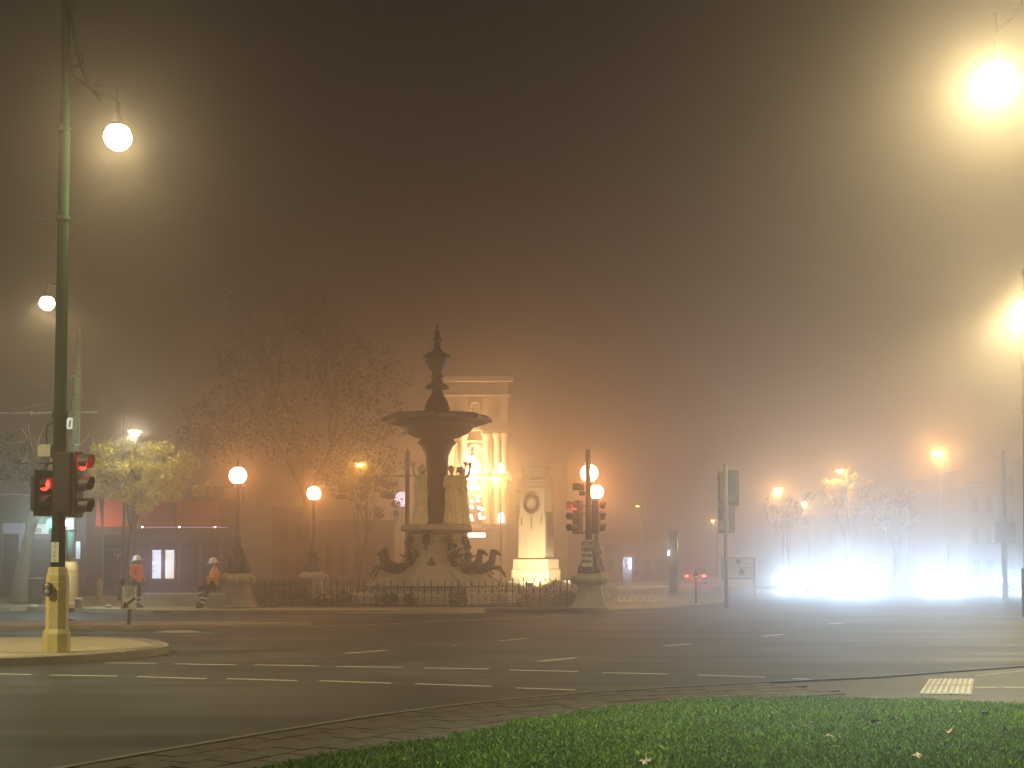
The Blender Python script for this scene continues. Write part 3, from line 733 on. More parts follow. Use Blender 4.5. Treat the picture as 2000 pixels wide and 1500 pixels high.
# shrubs inside the fence
def leaf_cloud(name, blobs, n, m, size, parent=None, loc=None, flat=.6):
    pts = []
    tot = sum(r[0] * r[1] * r[2] for _, r in blobs)
    Vs = []
    for c, r in blobs:
        k = max(3, int(n * (r[0] * r[1] * r[2]) / tot))
        u = rng.normal(size=(k, 3)); u /= np.linalg.norm(u, axis=1)[:, None]
        rad = (0.35 + 0.65 * rng.random(k)) ** 0.5
        Vs.append(np.array(c) + u * rad[:, None] * np.array(r))
    Cn = np.concatenate(Vs); k = len(Cn)
    a = rng.normal(size=(k, 3)); a /= np.linalg.norm(a, axis=1)[:, None]
    bq = np.cross(a, rng.normal(size=(k, 3))); bq /= np.linalg.norm(bq, axis=1)[:, None]
    s = size * (0.6 + 0.8 * rng.random(k))[:, None]
    V = np.stack([Cn - a * s, Cn - bq * s * flat, Cn + a * s, Cn + bq * s * flat], 1).reshape(-1, 3)
    me = bpy.data.meshes.new(name); me.from_pydata(V.tolist(), [], np.arange(k * 4).reshape(k, 4).tolist())
    me.materials.append(m); return obj(name, me, None, parent, loc)
for i, (px, wpx, h, lb) in enumerate([(535, 55, .62, 'low dark shrub behind the fence, nearest the front left globe lamp'), (640, 55, .60, 'low dark shrub behind the fence below the rear left globe lamp'), (755, 22, .5, 'small dark shrub behind the fence left of the fountain base'),
                                      (800, 14, .5, 'small dark clump in front of the fountain base, left'), (890, 22, .6, 'small dark clump in front of the fountain base, right'), (1060, 60, .55, 'wide low shrub below the floodlit monument'),
                                      (1120, 25, .55, 'low shrub beside the front right pedestal')]):
    Y = 46.0 if px != 800 else 45.6
    c = Vector((X(px, Y), Y, .15)); rx = wpx / (F / Y)
    t = thing('shrub', lb, 'shrub', c, 0, 'low shrubs inside the fence')
    blobs = [((random.uniform(-rx, rx) * .8, random.uniform(-.3, .3), h * .5), (rx * .4, .35, h * .5)) for _ in range(6)]
    leaf_cloud('foliage', blobs, 480, M_leaf_d, .045, t)
    bb = BM()
    for _ in range(6):
        x_ = random.uniform(-rx, rx) * .7; tube(bb, [(x_, 0, 0), (x_ + .05, .03, h * .7)], [.02, .008], 5)
    obj('stem', bb, M_bark, t)
# inner lawn of the enclosure
b = BM(); prism(b, [tuple((FLc + e1 * .4 + e2 * .4).xy), tuple((FRc - e1 * .4 + e2 * .4).xy), tuple((RRc - e1 * .4 - e2 * .4).xy), tuple((RLc + e1 * .4 - e2 * .4).xy)], .10, .20)
struct(obj('garden_bed', b, mat('garden soil and turf', (.05, .055, .028), .9, 0, .4, 3, .6, 30)))

# ------------------------------------------------------------------ the fountain
YF = 50.0
fo = thing('fountain', 'tall tiered Victorian fountain with statues, sea horses and a wide basin behind the iron fence', 'fountain', (X(853, YF), YF, .19), R(0))
f0 = fo.location
def fz(py): return Z(py, YF) - f0.z
def fw(px): return px * YF / F
# plinth under all
b = BM(); lathe(b, [(3.3, -.02), (3.3, .28), (3.2, .34)], 48); obj('pool_rim', b, M_granite, fo)
b = BM(); lathe(b, [(2.6, .3), (2.6, .62), (2.5, .68)], 8, a0=R(22.5)); obj('plinth', b, M_granite, fo)
# bell shaped granite body with four curved buttresses
zt = fz(1062)
b = BM()
lathe(b, [(2.75, .66), (2.35, .84), (1.85, 1.12), (1.48, 1.45), (1.22, 1.85), (1.04, 2.3), (.98, zt)], 8, a0=R(22.5)); obj('bell_body', b, M_granite, fo)
def buttress():
    bb = BM(); n = 14; L_ = []; 
    for i in range(n + 1):
        t = i / n; r = 1.12 + 1.75 * (1 - t) ** 2.3; z = .66 + (zt - .66) * t; L_.append((r, z))
    poly = L_ + [(.6, zt), (.6, .66)]
    A = [bb.verts.new((p[0], -.20, p[1])) for p in poly]; B_ = [bb.verts.new((p[0], .20, p[1])) for p in poly]; m_ = len(poly)
    for i in range(m_): bb.faces.new((A[i], A[(i + 1) % m_], B_[(i + 1) % m_], B_[i]))
    bb.faces.new(A[::-1]); bb.faces.new(B_)
    # raised edge mouldings
    for y in (-.17, .17): tube(bb, [(p[0] + .02, y, p[1]) for p in L_], .05, 6)
    bmesh.ops.recalc_face_normals(bb, faces=bb.faces)
    d = bpy.data.meshes.new('buttress'); bb.to_mesh(d); bb.free(); d.materials.append(M_granite); return d
MB_ = buttress()
for k in range(8):
    o = bpy.data.objects.new('buttress', MB_); C.objects.link(o); o.parent = fo; o.rotation_euler.z = R(-62 + 45 * k)
    if k % 2: o.scale = (.82, .8, 1)
# frieze and cornice plate
b = BM()
def flute(a, z, i): return 1 + .03 * math.cos(32 * a)
lathe(b, [(.95, zt - .05), (1.0, zt + .04), (1.02, zt + .16), (1.0, zt + .2)], 96, wob=flute); obj('fluted_frieze', b, M_granite, fo)
b = BM(); zc = fz(1040); lathe(b, [(1.05, zt + .18), (1.12, zt + .3), (1.08, zc - .1), (1.2, zc - .02)], 8, a0=R(22.5)); obj('frieze_block', b, M_granite, fo)
b = BM(); zp = fz(1027); lathe(b, [(1.2, zc - .03), (1.44, zc + .04), (1.5, zc + .10), (1.44, zp), (1.3, zp + .04)], 8, a0=R(22.5)); obj('cornice', b, M_granite, fo)
for k in range(8):     # dark lion masks under the cornice
    bb = BM(); ball(bb, (0, 0, 0), .19, 10, (1, .8, 1.2)); ball(bb, (0, -.14, -.07), .09, 8); ball(bb, (-.1, 0, .18), .06, 6); ball(bb, (.1, 0, .18), .06, 6); ball(bb, (0, -.05, -.3), .08, 8, (1, .8, 1.6))
    if k == 0: ME_mask = organic('mask', bb, M_bronze, fo, .025, 2); o = ME_mask
    else:
        bb.free(); o = bpy.data.objects.new('mask', ME_mask.data); C.objects.link(o); o.parent = fo
    a = R(-62 + 45 * k); o.location = (1.15 * math.cos(a), 1.15 * math.sin(a), zt + .12); o.rotation_euler.z = a + R(90)
# shell rosette on the front of the bell
bb = BM(); 
for k in range(7):
    a = R(10 + 160 * k / 6); tube(bb, [(0, 0, 0), (.16 * math.cos(a), -.06, .16 * math.sin(a)), (.30 * math.cos(a), -.02, .28 * math.sin(a) + .02)], [.05, .06, .04], 8)
ball(bb, (0, -.03, .02), .13, 10); tube(bb, [(-.3, 0, -.08), (0, -.05, -.14), (.3, 0, -.08)], [.05, .07, .05], 8); ball(bb, (0, -.02, .36), .06, 8); ball(bb, (0, -.02, .46), .03, 6)
organic('shell_ornament', bb, M_bronze, fo, .02, 2, loc=(-.12, -1.30, 1.28))
# column
zb = fz(868)
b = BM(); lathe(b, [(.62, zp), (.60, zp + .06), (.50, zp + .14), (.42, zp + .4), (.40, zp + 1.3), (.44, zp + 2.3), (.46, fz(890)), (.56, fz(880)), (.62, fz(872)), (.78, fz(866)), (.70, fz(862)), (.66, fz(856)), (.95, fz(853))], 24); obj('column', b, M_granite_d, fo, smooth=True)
# wide upper basin: shallow saucer with lobed rim, deeper bowl below
b = BM()
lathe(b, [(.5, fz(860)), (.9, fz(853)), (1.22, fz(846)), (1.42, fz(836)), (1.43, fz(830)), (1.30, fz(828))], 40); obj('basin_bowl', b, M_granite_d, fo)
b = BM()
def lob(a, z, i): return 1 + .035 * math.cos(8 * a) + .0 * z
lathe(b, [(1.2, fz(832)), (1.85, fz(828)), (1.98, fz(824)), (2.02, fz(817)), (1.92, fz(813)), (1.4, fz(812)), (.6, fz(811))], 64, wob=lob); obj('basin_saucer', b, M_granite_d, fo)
for k in range(8):
    bb = BM(); ball(bb, (0, 0, 0), .14, 10, (1.5, 1, .8)); ball(bb, (.15, 0, -.05), .08, 8); tube(bb, [(-.05, 0, .05), (0, 0, .17)], [.06, .02], 6); ball(bb, (-.22, 0, -.02), .09, 8)
    if k == 0: o = organic('rim_spout', bb, M_bronze, fo, .025, 2); ME_sp = o.data
    else: bb.free(); o = bpy.data.objects.new('rim_spout', ME_sp); C.objects.link(o); o.parent = fo
    a = R(45 * k + 4); o.location = (1.93 * math.cos(a), 1.93 * math.sin(a), fz(819)); o.rotation_euler.z = a
# upper stem, urn and finial (profile read off the silhouette)
def pr(lst): return [(r * .02, fz(py)) for r, py in lst]
b = BM()
def wob2(a, z, i): return 1 + .035 * math.cos(8 * a)
lathe(b, pr([(30, 812), (24, 810), (24, 796), (21, 790), (21, 786), (16, 778), (11, 770), (9.5, 764), (10, 758), (20, 757), (23, 759), (21, 753), (13, 749), (10, 743), (10, 738), (13, 736), (14, 734.5), (10, 732), (10, 728), (13, 724), (18, 716), (23, 707), (24, 701), (29, 700.5), (28, 698), (22, 692), (11, 686), (6.5, 680), (5.5, 672), (6, 667)]), 32, wob=wob2); obj('upper_stem', b, M_bronze, fo, smooth=True)
b = BM(); lathe(b, pr([(6, 667.5), (10, 663), (8, 660), (5, 658), (4.5, 652), (6, 650), (3, 646), (1.6, 643), (1.2, 640), (2.8, 638), (2.4, 635.5), (.5, 632)]), 16); obj('finial', b, M_bronze, fo, smooth=True)
# statues: one continuous draped figure each
def statue_mesh():
    b = BM(); H = 2.35; k = H / 1.75
    def v(x, y, z): return (x * k, y * k, z * k)
    def fold(a, z, i): return 1 + .10 * math.sin(9 * a + z * 2.5) + .05 * math.sin(17 * a)
    lathe(b, [(.23 * k, 0), (.235 * k, .05 * k), (.20 * k, .35 * k), (.18 * k, .62 * k), (.195 * k, .86 * k), (.17 * k, .98 * k), (.145 * k, 1.06 * k), (.165 * k, 1.22 * k), (.16 * k, 1.33 * k), (.09 * k, 1.42 * k)], 44, wob=fold)
    limb(b, v(0, 0, 1.38), .055 * k, v(0, .0, 1.50), .05 * k)
    ball(b, v(0, .0, 1.60), .10 * k, 14, (.85, 1, 1.15)); ball(b, v(0, .05, 1.62), .11 * k, 12, (.9, .9, 1)); ball(b, v(0, -.10, 1.585), .02 * k, 6, (.8, 1.2, 1.5)); ball(b, v(0, .12, 1.56), .05 * k, 8)
    ball(b, v(-.07, -.11, 1.27), .062 * k, 10); ball(b, v(.07, -.11, 1.27), .062 * k, 10)
    # raised arm holding a shell
    limb(b, v(.17, 0, 1.38), .052 * k, v(.34, -.04, 1.44), .042 * k); limb(b, v(.34, -.04, 1.44), .042 * k, v(.40, -.05, 1.68), .030 * k)
    tube(b, [v(.40, -.05, 1.68), v(.41, -.05, 1.74), v(.37, -.05, 1.84)], [.035 * k, .05 * k, .085 * k], 10)
    limb(b, v(-.17, 0, 1.38), .052 * k, v(-.25, -.03, 1.12), .042 * k); limb(b, v(-.25, -.03, 1.12), .042 * k, v(-.12, -.17, .95), .030 * k)
    for q_ in range(5): limb(b, v(-.12, -.17, .95), .014 * k, v(-.06 - .01 * q_, -.21, .90 + .02 * q_), .009 * k, 6)
    # sash and heavy falling folds
    tube(b, [v(-.16, -.06, 1.30), v(-.02, -.17, 1.14), v(.15, -.12, .98)], .035 * k, 8)
    for q_ in range(6):
        a = R(200 + 28 * q_); tube(b, [v(.17 * math.cos(a), .17 * math.sin(a), .95), v(.20 * math.cos(a), .20 * math.sin(a), .5), v(.245 * math.cos(a + .1), .245 * math.sin(a + .1), .03)], [.02 * k, .03 * k, .035 * k], 6)
    tube(b, [v(.16, .02, 1.0), v(.25, .03, .7), v(.24, .02, .3), v(.27, .02, .08)], [.03 * k, .06 * k, .05 * k, .03 * k], 8)
    ball(b, v(-.08, -.2, .02), .06 * k, 8, (1, 1.6, .6)); ball(b, v(.08, -.2, .02), .06 * k, 8, (1, 1.6, .6))
    return b
st0 = organic('statue', statue_mesh(), M_marble, fo, .028, 2)
stat_at = [(-.62, -.30, R(-60), 1, 'pale draped statue on the left of the column, one arm raised'), (.60, -.45, R(22), 1, 'pale draped statue right of the column, nearest the front'),
           (.95, -.05, R(60), 1, 'pale draped statue furthest right, holding up a shell'), (-.1, .72, R(180), 1, 'pale draped statue behind the column')]
for i, (x, y, rz, sx, lb) in enumerate(stat_at):
    o = st0 if i == 0 else bpy.data.objects.new('statue', st0.data)
    if i: C.objects.link(o); o.parent = fo
    o.location = (x, y, zp + .03); o.rotation_euler.z = rz; o.scale = (-1 if i == 0 else 1, 1, 1); o['label'] = lb
# sea horses leaping out (bronze), with a rider behind each pair
def horse_mesh():
    b = BM()       # faces +x
    tube(b, [(-.75, 0, .55), (-.35, 0, .34), (.05, 0, .30), (.36, 0, .42), (.50, 0, .62)], [.13, .20, .23, .23, .17], 14)
    tube(b, [(.48, 0, .60), (.56, 0, .85), (.62, 0, 1.02)], [.18, .125, .095], 12)
    ball(b, (.05, 0, .3), .23, 12); ball(b, (.36, 0, .42), .24, 12)
    tube(b, [(.57, 0, 1.06), (.72, 0, 1.04), (.86, 0, .94), (.90, 0, .91)], [.10, .095, .062, .055], 10)
    ball(b, (.62, 0, 1.05), .105, 10); ball(b, (.88, 0, .92), .062, 8)
    for s in (-1, 1): tube(b, [(.60, s * .05, 1.10), (.60, s * .07, 1.21)], [.032, .008], 6)
    for i in range(6):   # mane
        t = i / 5; ball(b, (.50 - .10 * (1 - t) , 0, .66 + .44 * t), .075, 8, (1, .4, 1.1))
    for s in (-1, 1):    # forelegs, one reaching, knee bent
        limb(b, (.45, s * .14, .38), .085, (.86, s * .15, .34 + .06 * s), .052, 8); limb(b, (.86, s * .15, .34 + .06 * s), .050, (1.02, s * .15, .10 + .06 * s), .036, 8); limb(b, (1.02, s * .15, .10 + .06 * s), .042, (1.10, s * .15, .03 + .06 * s), .048, 8)
    tube(b, [(-.75, 0, .55), (-1.0, .05, .85), (-.95, .08, 1.15), (-.75, .08, 1.22)], [.12, .09, .06, .03], 10)    # coiled fish tail
    for s in (-1, 1): tube(b, [(-.75, .08, 1.22), (-.65, .08 + s * .16, 1.3)], [.04, .02], 6)
    return b
hs0 = organic('sea_horse', horse_mesh(), M_bronze, fo, .025, 2)
def rider_mesh():
    b = BM()
    tube(b, [(0, 0, 0), (.02, 0, .22), (0, 0, .48)], [.14, .12, .16], 12); ball(b, (0, 0, .46), .15, 10, (.8, 1.2, .7)); limb(b, (0, 0, .5), .05, (.02, 0, .62), .045, 8)
    ball(b, (.03, 0, .72), .10, 12, (1, .85, 1.15)); ball(b, (.12, 0, .70), .02, 6); ball(b, (-.02, 0, .76), .10, 8)
    for s in (-1, 1):
        limb(b, (0, s * .19, .48), .055, (.18, s * .22, .34), .042, 8); limb(b, (.18, s * .22, .34), .042, (.36, s * .12, .42), .03, 8)
        for q_ in range(4): limb(b, (.36, s * .12, .42), .014, (.41, s * .12 + .012 * q_ - .02, .40), .010, 5)
        limb(b, (0, s * .08, .02), .095, (.30, s * .15, .02), .07, 8); limb(b, (.30, s * .15, .02), .065, (.36, s * .16, -.26), .045, 8)
    return b
rd0 = organic('rider', rider_mesh(), M_bronze, fo, .022, 2)
hz = 1.0
spots = [(-1.55, -1.0, R(186), .86), (1.25, -1.25, R(-16), .88), (1.72, -.75, R(2), .88), (.0, 2.0, R(95), 1), (-1.6, .5, R(160), .95)]
for i, (x, y, a, s) in enumerate(spots):
    o = hs0 if i == 0 else bpy.data.objects.new('sea_horse', hs0.data)
    if i: C.objects.link(o); o.parent = fo
    o.location = (x, y, hz + .02); o.rotation_euler.z = a; o.scale = (s, s, s)
for i, (x, y, z, a) in enumerate([(-1.0, -1.1, 1.42, R(186)), (.75, -1.35, 1.45, R(-14)), (1.25, -.75, 1.42, R(4))]):
    o = rd0 if i == 0 else bpy.data.objects.new('rider', rd0.data)
    if i: C.objects.link(o); o.parent = fo
    o.location = (x, y, z); o.rotation_euler.z = a
b = BM(); tube(b, [(1.02, -1.0, 1.4), (1.15, -1.05, 1.8)], .02, 5); obj('rein_rod', b, M_bronze, fo)

# ------------------------------------------------------------------ cenotaph
YC = 90.0
ce = thing('war_memorial', 'floodlit cream stone memorial pillar with a wreath, on steps behind the fence', 'monument', (X(1047, YC), YC, 0), R(-24))
c0 = ce.location
def czz(py): return Z(py, YC)
k = YC / F
for i, (hw, hd, p0, p1) in enumerate([(3.0, 2.6, 1150, 1141), (2.5, 2.1, 1141, 1133.5)]):
    bxo('step', M_sand, ce, -hw, hw, -hd, hd, czz(p0) - (.15 if i == 0 else 0), czz(p1), .02)
bxo('base_lower', M_sand, ce, -1.42, 1.42, -1.1, 1.1, czz(1133.5), czz(1112), .03)
bxo('base_upper', M_sand, ce, -1.33, 1.33, -1.02, 1.02, czz(1112), czz(1092), .04)
zz = [1092, 1010, 1008, 958, 956, 952, 948, 944, 938, 917, 912]
b = BM()
box(b, -1.02, 1.02, -.80, .80, czz(1092), czz(1009), .02, taper=.955); obj('shaft_lower', b, M_sand, ce)
b = BM(); box(b, -.92, .92, -.72, .72, czz(1009) + .0, czz(956), .02, taper=.97); obj('shaft_upper', b, M_sand, ce)
for i, (hw, a_, c_) in enumerate([(.98, 1010, 1007.5), (.98, 957, 953), (.90, 953, 948), (.95, 948, 945), (.85, 945, 940), (.90, 940, 937), (.80, 937, 918), (.86, 918, 914), (.60, 914, 911)]):
    bxo('moulding', M_sand, ce, -hw, hw, -hw * .78, hw * .78, czz(a_), czz(c_), .01)
bb = BM(); n = 40
rr = 15 * k; 
for i in range(n):
    a = 2 * math.pi * i / n
    ball(bb, (rr * math.cos(a) * .92, random.uniform(-.05, .05), rr * math.sin(a)), .16, 6, (1, .7, 1))
organic('wreath', bb, M_bronze, ce, .06, 1, loc=(0, -.84, czz(986)))
for x0 in (-.75, 0, .75):
    bxo('ribbon', mat('grey stone ribbon', (.22, .2, .16), .8), ce, x0 - .05, x0 + .05, -.84, -.80, czz(1034 if x0 == 0 else 1026), czz(1010), .0)
for y0 in (-.4, -.1, .2, .5):
    bb = BM(); tube(bb, [(.98, y0, czz(1088)), (1.05, y0, czz(1040)), (1.0, y0, czz(1000))], .045, 6); obj('flag_pole', bb, M_iron, ce)
bb = BM(); box(bb, 1.02, 1.10, -.5, .6, czz(1043), czz(1041)); obj('flag_rail', bb, M_iron, ce)
for dx, dy in ((-.5, -4.6), (3.6, -2.0)):
    q_ = c0 + Vector((dx, dy, .15))
    t = thing('floodlight', 'small ground floodlight at the foot of the floodlit memorial' + (', front' if dx < 0 else ', right side'), 'floodlight', q_, 0, 'floodlights at the memorial')
    bxo('housing', M_black, t, -.2, .2, -.12, .12, .05, .3, .02); bxo('base', M_black, t, -.1, .1, -.08, .08, 0, .05)
    d = (c0 + Vector((0, 0, 3.4)) - (q_ + Vector((0, 0, .5))))
    lamp('flood_beam', t, (0, 0, .45), (1.0, .83, .50), 3400 if dx < 0 else 900, .15, 'SPOT', 95, .6, d.to_track_quat('-Z', 'Y').to_euler())

# ------------------------------------------------------------------ lit civic building with a tower behind
YB = 128.0
M_stucco = mat('cream rendered masonry', (.50, .42, .30), .85, 0, .15, .6, .2, 10)
cb = thing('civic_building', 'large classical building with a lit facade, arched window and tower, glowing behind the fountain', 'building', (X(940, YB), YB, 0))
b0 = cb.location
def bx(px): return X(px, YB) - b0.x
def bz(py): return Z(py, YB)
bxo('tower_wall', M_stucco, cb, bx(872), bx(992), 0, 7, 0, bz(742), .05)
bxo('wing_wall', M_stucco, cb, bx(700), bx(872), 2.0, 12, 0, bz(905), .05)
bxo('wing_wall', M_stucco, cb, bx(992), bx(1110), 2.0, 12, 0, bz(900), .05)
for a_, c_, pr_ in ((736, 746, .6), (770, 774, .3), (836, 842, .45), (930, 936, .4), (1030, 1036, .4)):
    bxo('cornice', M_stucco, cb, bx(872) - pr_, bx(992) + pr_, -pr_, 7 + pr_, bz(c_), bz(a_), .04)
bxo('window_hood', M_stucco, cb, bx(905), bx(950), -.5, .02, bz(864), bz(860), .03)
M_pane = mat('dim window pane', (.10, .09, .08), .15, 0, .2, 1)
def arch_window(x0, x1, z0, z1, y=-.10):
    pts = [(x0, z0), (x1, z0)]; r = (x1 - x0) / 2; cx_ = (x0 + x1) / 2
    for i in range(13):
        a = math.pi * i / 12; pts.append((cx_ + r * math.cos(a), z1 - r + r * math.sin(a)))
    bb = BM(); xz_prism(bb, pts, y, y + .08); o = obj('window', bb, M_pane, cb)
    bb = BM(); tube(bb, [(p[0], y - .05, p[1]) for p in pts] + [(pts[0][0], y - .05, pts[0][1])], .16, 6); obj('frame', bb, M_stucco, o)
    bb = BM(); box(bb, cx_ - .06, cx_ + .06, y - .1, y, z0, z1); box(bb, x0, x1, y - .1, y, z1 - r - .06, z1 - r + .06); obj('glazing_bar', bb, M_stucco, o)
arch_window(bx(914), bx(942), bz(925), bz(868)); arch_window(bx(914), bx(942), bz(1028), bz(950)); arch_window(bx(884), bx(900), bz(925), bz(868)); arch_window(bx(884), bx(900), bz(1028), bz(950))
arch_window(bx(918), bx(938), bz(825), bz(785))
for px in (876, 905, 950, 972, 986):
    for p0, p1 in ((926, 846), (1028, 936)):
        bb = BM(); x_ = bx(px); r_ = .36
        lathe(bb, [(r_ * 1.4, bz(p0)), (r_ * 1.4, bz(p0) + .3), (r_, bz(p0) + .4), (r_ * .86, bz(p1) - .7), (r_ * .95, bz(p1) - .6), (r_ * 1.5, bz(p1) - .2), (r_ * 1.5, bz(p1))], 14, (x_, -.42, 0)); obj('column', bb, M_stucco, cb, smooth=True)
bb = BM(); xz_prism(bb, [(bx(985), bz(846)), (bx(1002), bz(846)), (bx(1000), bz(850)), (bx(992), bz(856)), (bx(988), bz(862)), (bx(985), bz(862))], .3, 1.0); obj('corner_bracket', bb, M_stucco, cb)
for px in (730, 770, 810, 850, 1015, 1045, 1075):
    for p0, p1 in ((1015, 985), (960, 930)):
        bb = BM(); box(bb, bx(px - 6), bx(px + 6), 1.92, 2.0, bz(p0), bz(p1)); o = obj('window', bb, M_pane, cb)
# uplights on the facade
def up(px, py, pw, col=(1.0, .66, .30), sz=60, dy=-1.4):
    lamp('facade_uplight', cb, (bx(px), dy, bz(py)), col, pw, .2, 'SPOT', sz, .8, (R(180 - 14), 0, 0))
up(979, 928, 7000, sz=22); up(979, 1030, 7000, sz=22); up(922, 928, 3200, sz=44); up(900, 1030, 2600); up(950, 1030, 2200)
lamp('facade_glow', cb, (bx(925), -2.0, bz(912)), (1, .55, .25), 5500, .3)
M_hot = glow_mat('hot lamp lens', (1.0, .80, .50), 10)
M_hotw = glow_mat('white lamp lens', (1.0, .93, .85), 12)
for px, py, r_ in ((979, 917, .34), (979, 1012, .34), (933, 912, .30)):
    bb = BM(); ball(bb, (bx(px), -1.3, bz(py)), r_, 12, (.8, 1, 1.6)); obj('uplight', bb, M_hotw, cb)
# orange lamp in front of facade
def small_lamp(px, py, Y, col, pw, size, label, glowm, back=0.0, group='distant street lights'):
    p = P(px, py, Y); t = thing('street_light', label, 'street light', (p.x, p.y, 0), 0, group)
    bb = BM(); lathe(bb, [(.12, 0), (.10, .1), (.06, p.z - .3), (.05, p.z + .15)], 8, (-1.6 if back else .45, back, 0)); tube(bb, [(-1.6 if back else .45, back, p.z + .12), (-.8 if back else .2, back * .5, p.z + .22), (0, 0, p.z + .16)], .04, 6); obj('pole', bb, M_iron, t)
    bb = BM(); box(bb, -.28, .28, -.12, .12, p.z + .06, p.z + .16, .03); hd = obj('lamp_head', bb, M_grey, t)
    bb = BM(); ball(bb, (0, 0, p.z), size, 12, (1.25, 1, .7)); obj('lamp_lens', bb, glowm, t)
    lamp('lamp_light', t, (0, -.3, p.z - .12), col, pw * (1.5 if not back else 1), .12)
    return t
M_sod = glow_mat('lit sodium lens', (1.0, .62, .16), 12)
small_lamp(968, 936, 110, (1, .55, .14), 2600, .32, 'orange street light glowing in front of the civic building', M_sod)
small_lamp(702, 908, 78, (1, .50, .10), 420, .14, 'small orange street light among branches left of the fountain', M_sod)
small_lamp(1830, 885, 85, (1, .50, .13), 1600, .24, 'large orange street light glowing above the headlights at right', M_sod)
small_lamp(1518, 958, 100, (1, .56, .15), 1100, .18, 'orange street light left of the small lit tree at right', M_sod)
small_lamp(1570, 985, 130, (1, .56, .15), 700, .18, 'faint orange street light low between the two lamps at right', M_sod)
small_lamp(1640, 922, 92, (1, .56, .12), 700, .14, 'orange street light in the top of the small lit tree at right', M_sod)
small_lamp(1392, 1018, 150, (1, .56, .15), 260, .16, 'tiny orange light left of the back facing signals', M_sod)
small_lamp(1245, 989, 150, (1, .56, .15), 120, .14, 'tiny orange light between the globe lamps and the back facing signals', M_sod)
small_lamp(264, 848, 52, (1, .95, .66), 300, .13, 'white street light above the yellow leaved tree', M_hotw, 4.0)

# string of fairy lights hung as a cone in front of the facade
sl = thing('fairy_light_tree', 'cone of white fairy lights shining in front of the civic building', 'fairy lights', (X(921, 112), 112, 0))
M_bulb = glow_mat('fairy bulb', (1.0, .84, .62), 9)
me_b = bpy.data.meshes.new('bulb'); bb = BM(); ball(bb, (0, 0, 0), .14, 8); bb.to_mesh(me_b); bb.free(); me_b.materials.append(M_bulb)
zt_, zb_ = Z(880, 112), Z(1022, 112)
bb = BM(); tube(bb, [(0, 0, 0), (0, 0, zt_)], .06, 6); obj('pole', bb, M_grey, sl)
for i in range(8):
    a = 2 * math.pi * i / 8; bb = BM(); tube(bb, [(0, 0, zt_), (1.15 * math.cos(a), 1.15 * math.sin(a), zb_)], .012, 4); obj('string', bb, M_black, sl)
    for j in range(7):
        t_ = (j + 1 + random.uniform(-.3, .3)) / 7.6
        o = bpy.data.objects.new('bulb', me_b); C.objects.link(o); o.parent = sl; o.location = (1.15 * math.cos(a) * t_, 1.15 * math.sin(a) * t_, zt_ + (zb_ - zt_) * t_)
lamp('string_glow', sl, (0, -1.3, (zt_ + zb_) / 2), (1, .78, .5), 700, .5)
# white lit shop sign under the facade
ls = thing('lit_sign', 'bright white lit sign strip low right of the fountain cornice', 'sign', P(931, 1045, 110))
bxo('panel', glow_mat('white sign light', (.92, .95, 1.0), 8), ls, -.75, .75, -.05, .05, -.18, .18, .02); bxo('canopy_edge', M_grey, ls, -.9, 1.4, -.1, .3, .30, .38); bxo('support', M_grey, ls, -.8, -.7, 0, .1, -Z(1045, 110), -.18)
# round purple light ring
rg = thing('ring_light', 'round white and violet lit ring seen left of the thin pole', 'light', P(785, 975, 95))
for i, (r_, col) in enumerate(((.50, (.8, .75, 1.0)), (.34, (1, .9, 1)), (.18, (.8, .8, 1)))):
    bb = BM(); tube(bb, [(r_ * math.cos(a), 0, r_ * math.sin(a)) for a in np.linspace(0, 2 * math.pi, 25)], .035, 6); obj('ring', bb, glow_mat('ring%d' % i, col, 4), rg)
bb = BM(); tube(bb, [(0, .1, -.5), (0, .1, -Z(975, 95))], .05, 6); obj('pole', bb, M_grey, rg)
lamp('ring_glow', rg, (0, -.4, 0), (.8, .6, 1), 70, .2)

# ------------------------------------------------------------------ thin catenary pole left of the statues
YT = 72
cp = thing('catenary_pole', 'thin dark pole with a spike top and side arm, just left of the fountain column', 'pole', (X(795, YT), YT, .15))
bb = BM(); zt_ = Z(885, YT) - .15; lathe(bb, [(.14, 0), (.13, 3), (.12, zt_ - .1), (.16, zt_), (.05, zt_ + .12), (.01, zt_ + .35)], 12); obj('pole_shaft', bb, M_iron, cp)
bb = BM(); za = Z(930, YT) - .15; tube(bb, [(.25, 0, za + .02), (-.8, 0, za), (-3.3, 0, za - .08)], .045, 6); tube(bb, [(0, 0, za + .6), (-.9, 0, za + .12), (-2, 0, za - .1)], .015, 5); ball(bb, (-1.35, 0, za), .08, 6); obj('side_arm', bb, M_iron, cp)

# ------------------------------------------------------------------ centre traffic signal on the kerb
YM = 43.3
ts = thing('traffic_signal', 'STOP HERE ON RED SIGNAL traffic signal with two red heads before a globe lamp', 'traffic signal', (X(1149, YM), YM, .15))
t0 = ts.location; kk = YM / F
def tz(py): return Z(py, YM) - t0.z
bb = BM(); lathe(bb, [(.10, 0), (.10, tz(1050)), (.095, tz(1040)), (.085, tz(905)), (.10, tz(903)), (.095, tz(880)), (.06, tz(877))], 16); obj('pole_shaft', bb, M_green, ts, smooth=True)
signal_head(ts, (-.42, -.05, tz(1010)), R(-46), 3, 0, False, 1.05, hood=.36)
signal_head(ts, (.34, -.02, tz(1010)), R(82), 3, 0, False, 1.05, hood=.26)
bb = BM()
for py in (988, 1040): tube(bb, [(-.36, 0, tz(py)), (.34, 0, tz(py))], .02, 6)
tube(bb, [(-.28, 0, tz(996)), (-.2, 0, tz(1003)), (-.1, 0, tz(1004))], .02, 5)
obj('signal_bracket', bb, M_black, ts)
bb = BM(); box(bb, -.52, -.12, -.15, .05, tz(958), tz(944), .02); obj('speed_camera_box', bb, M_black, ts)
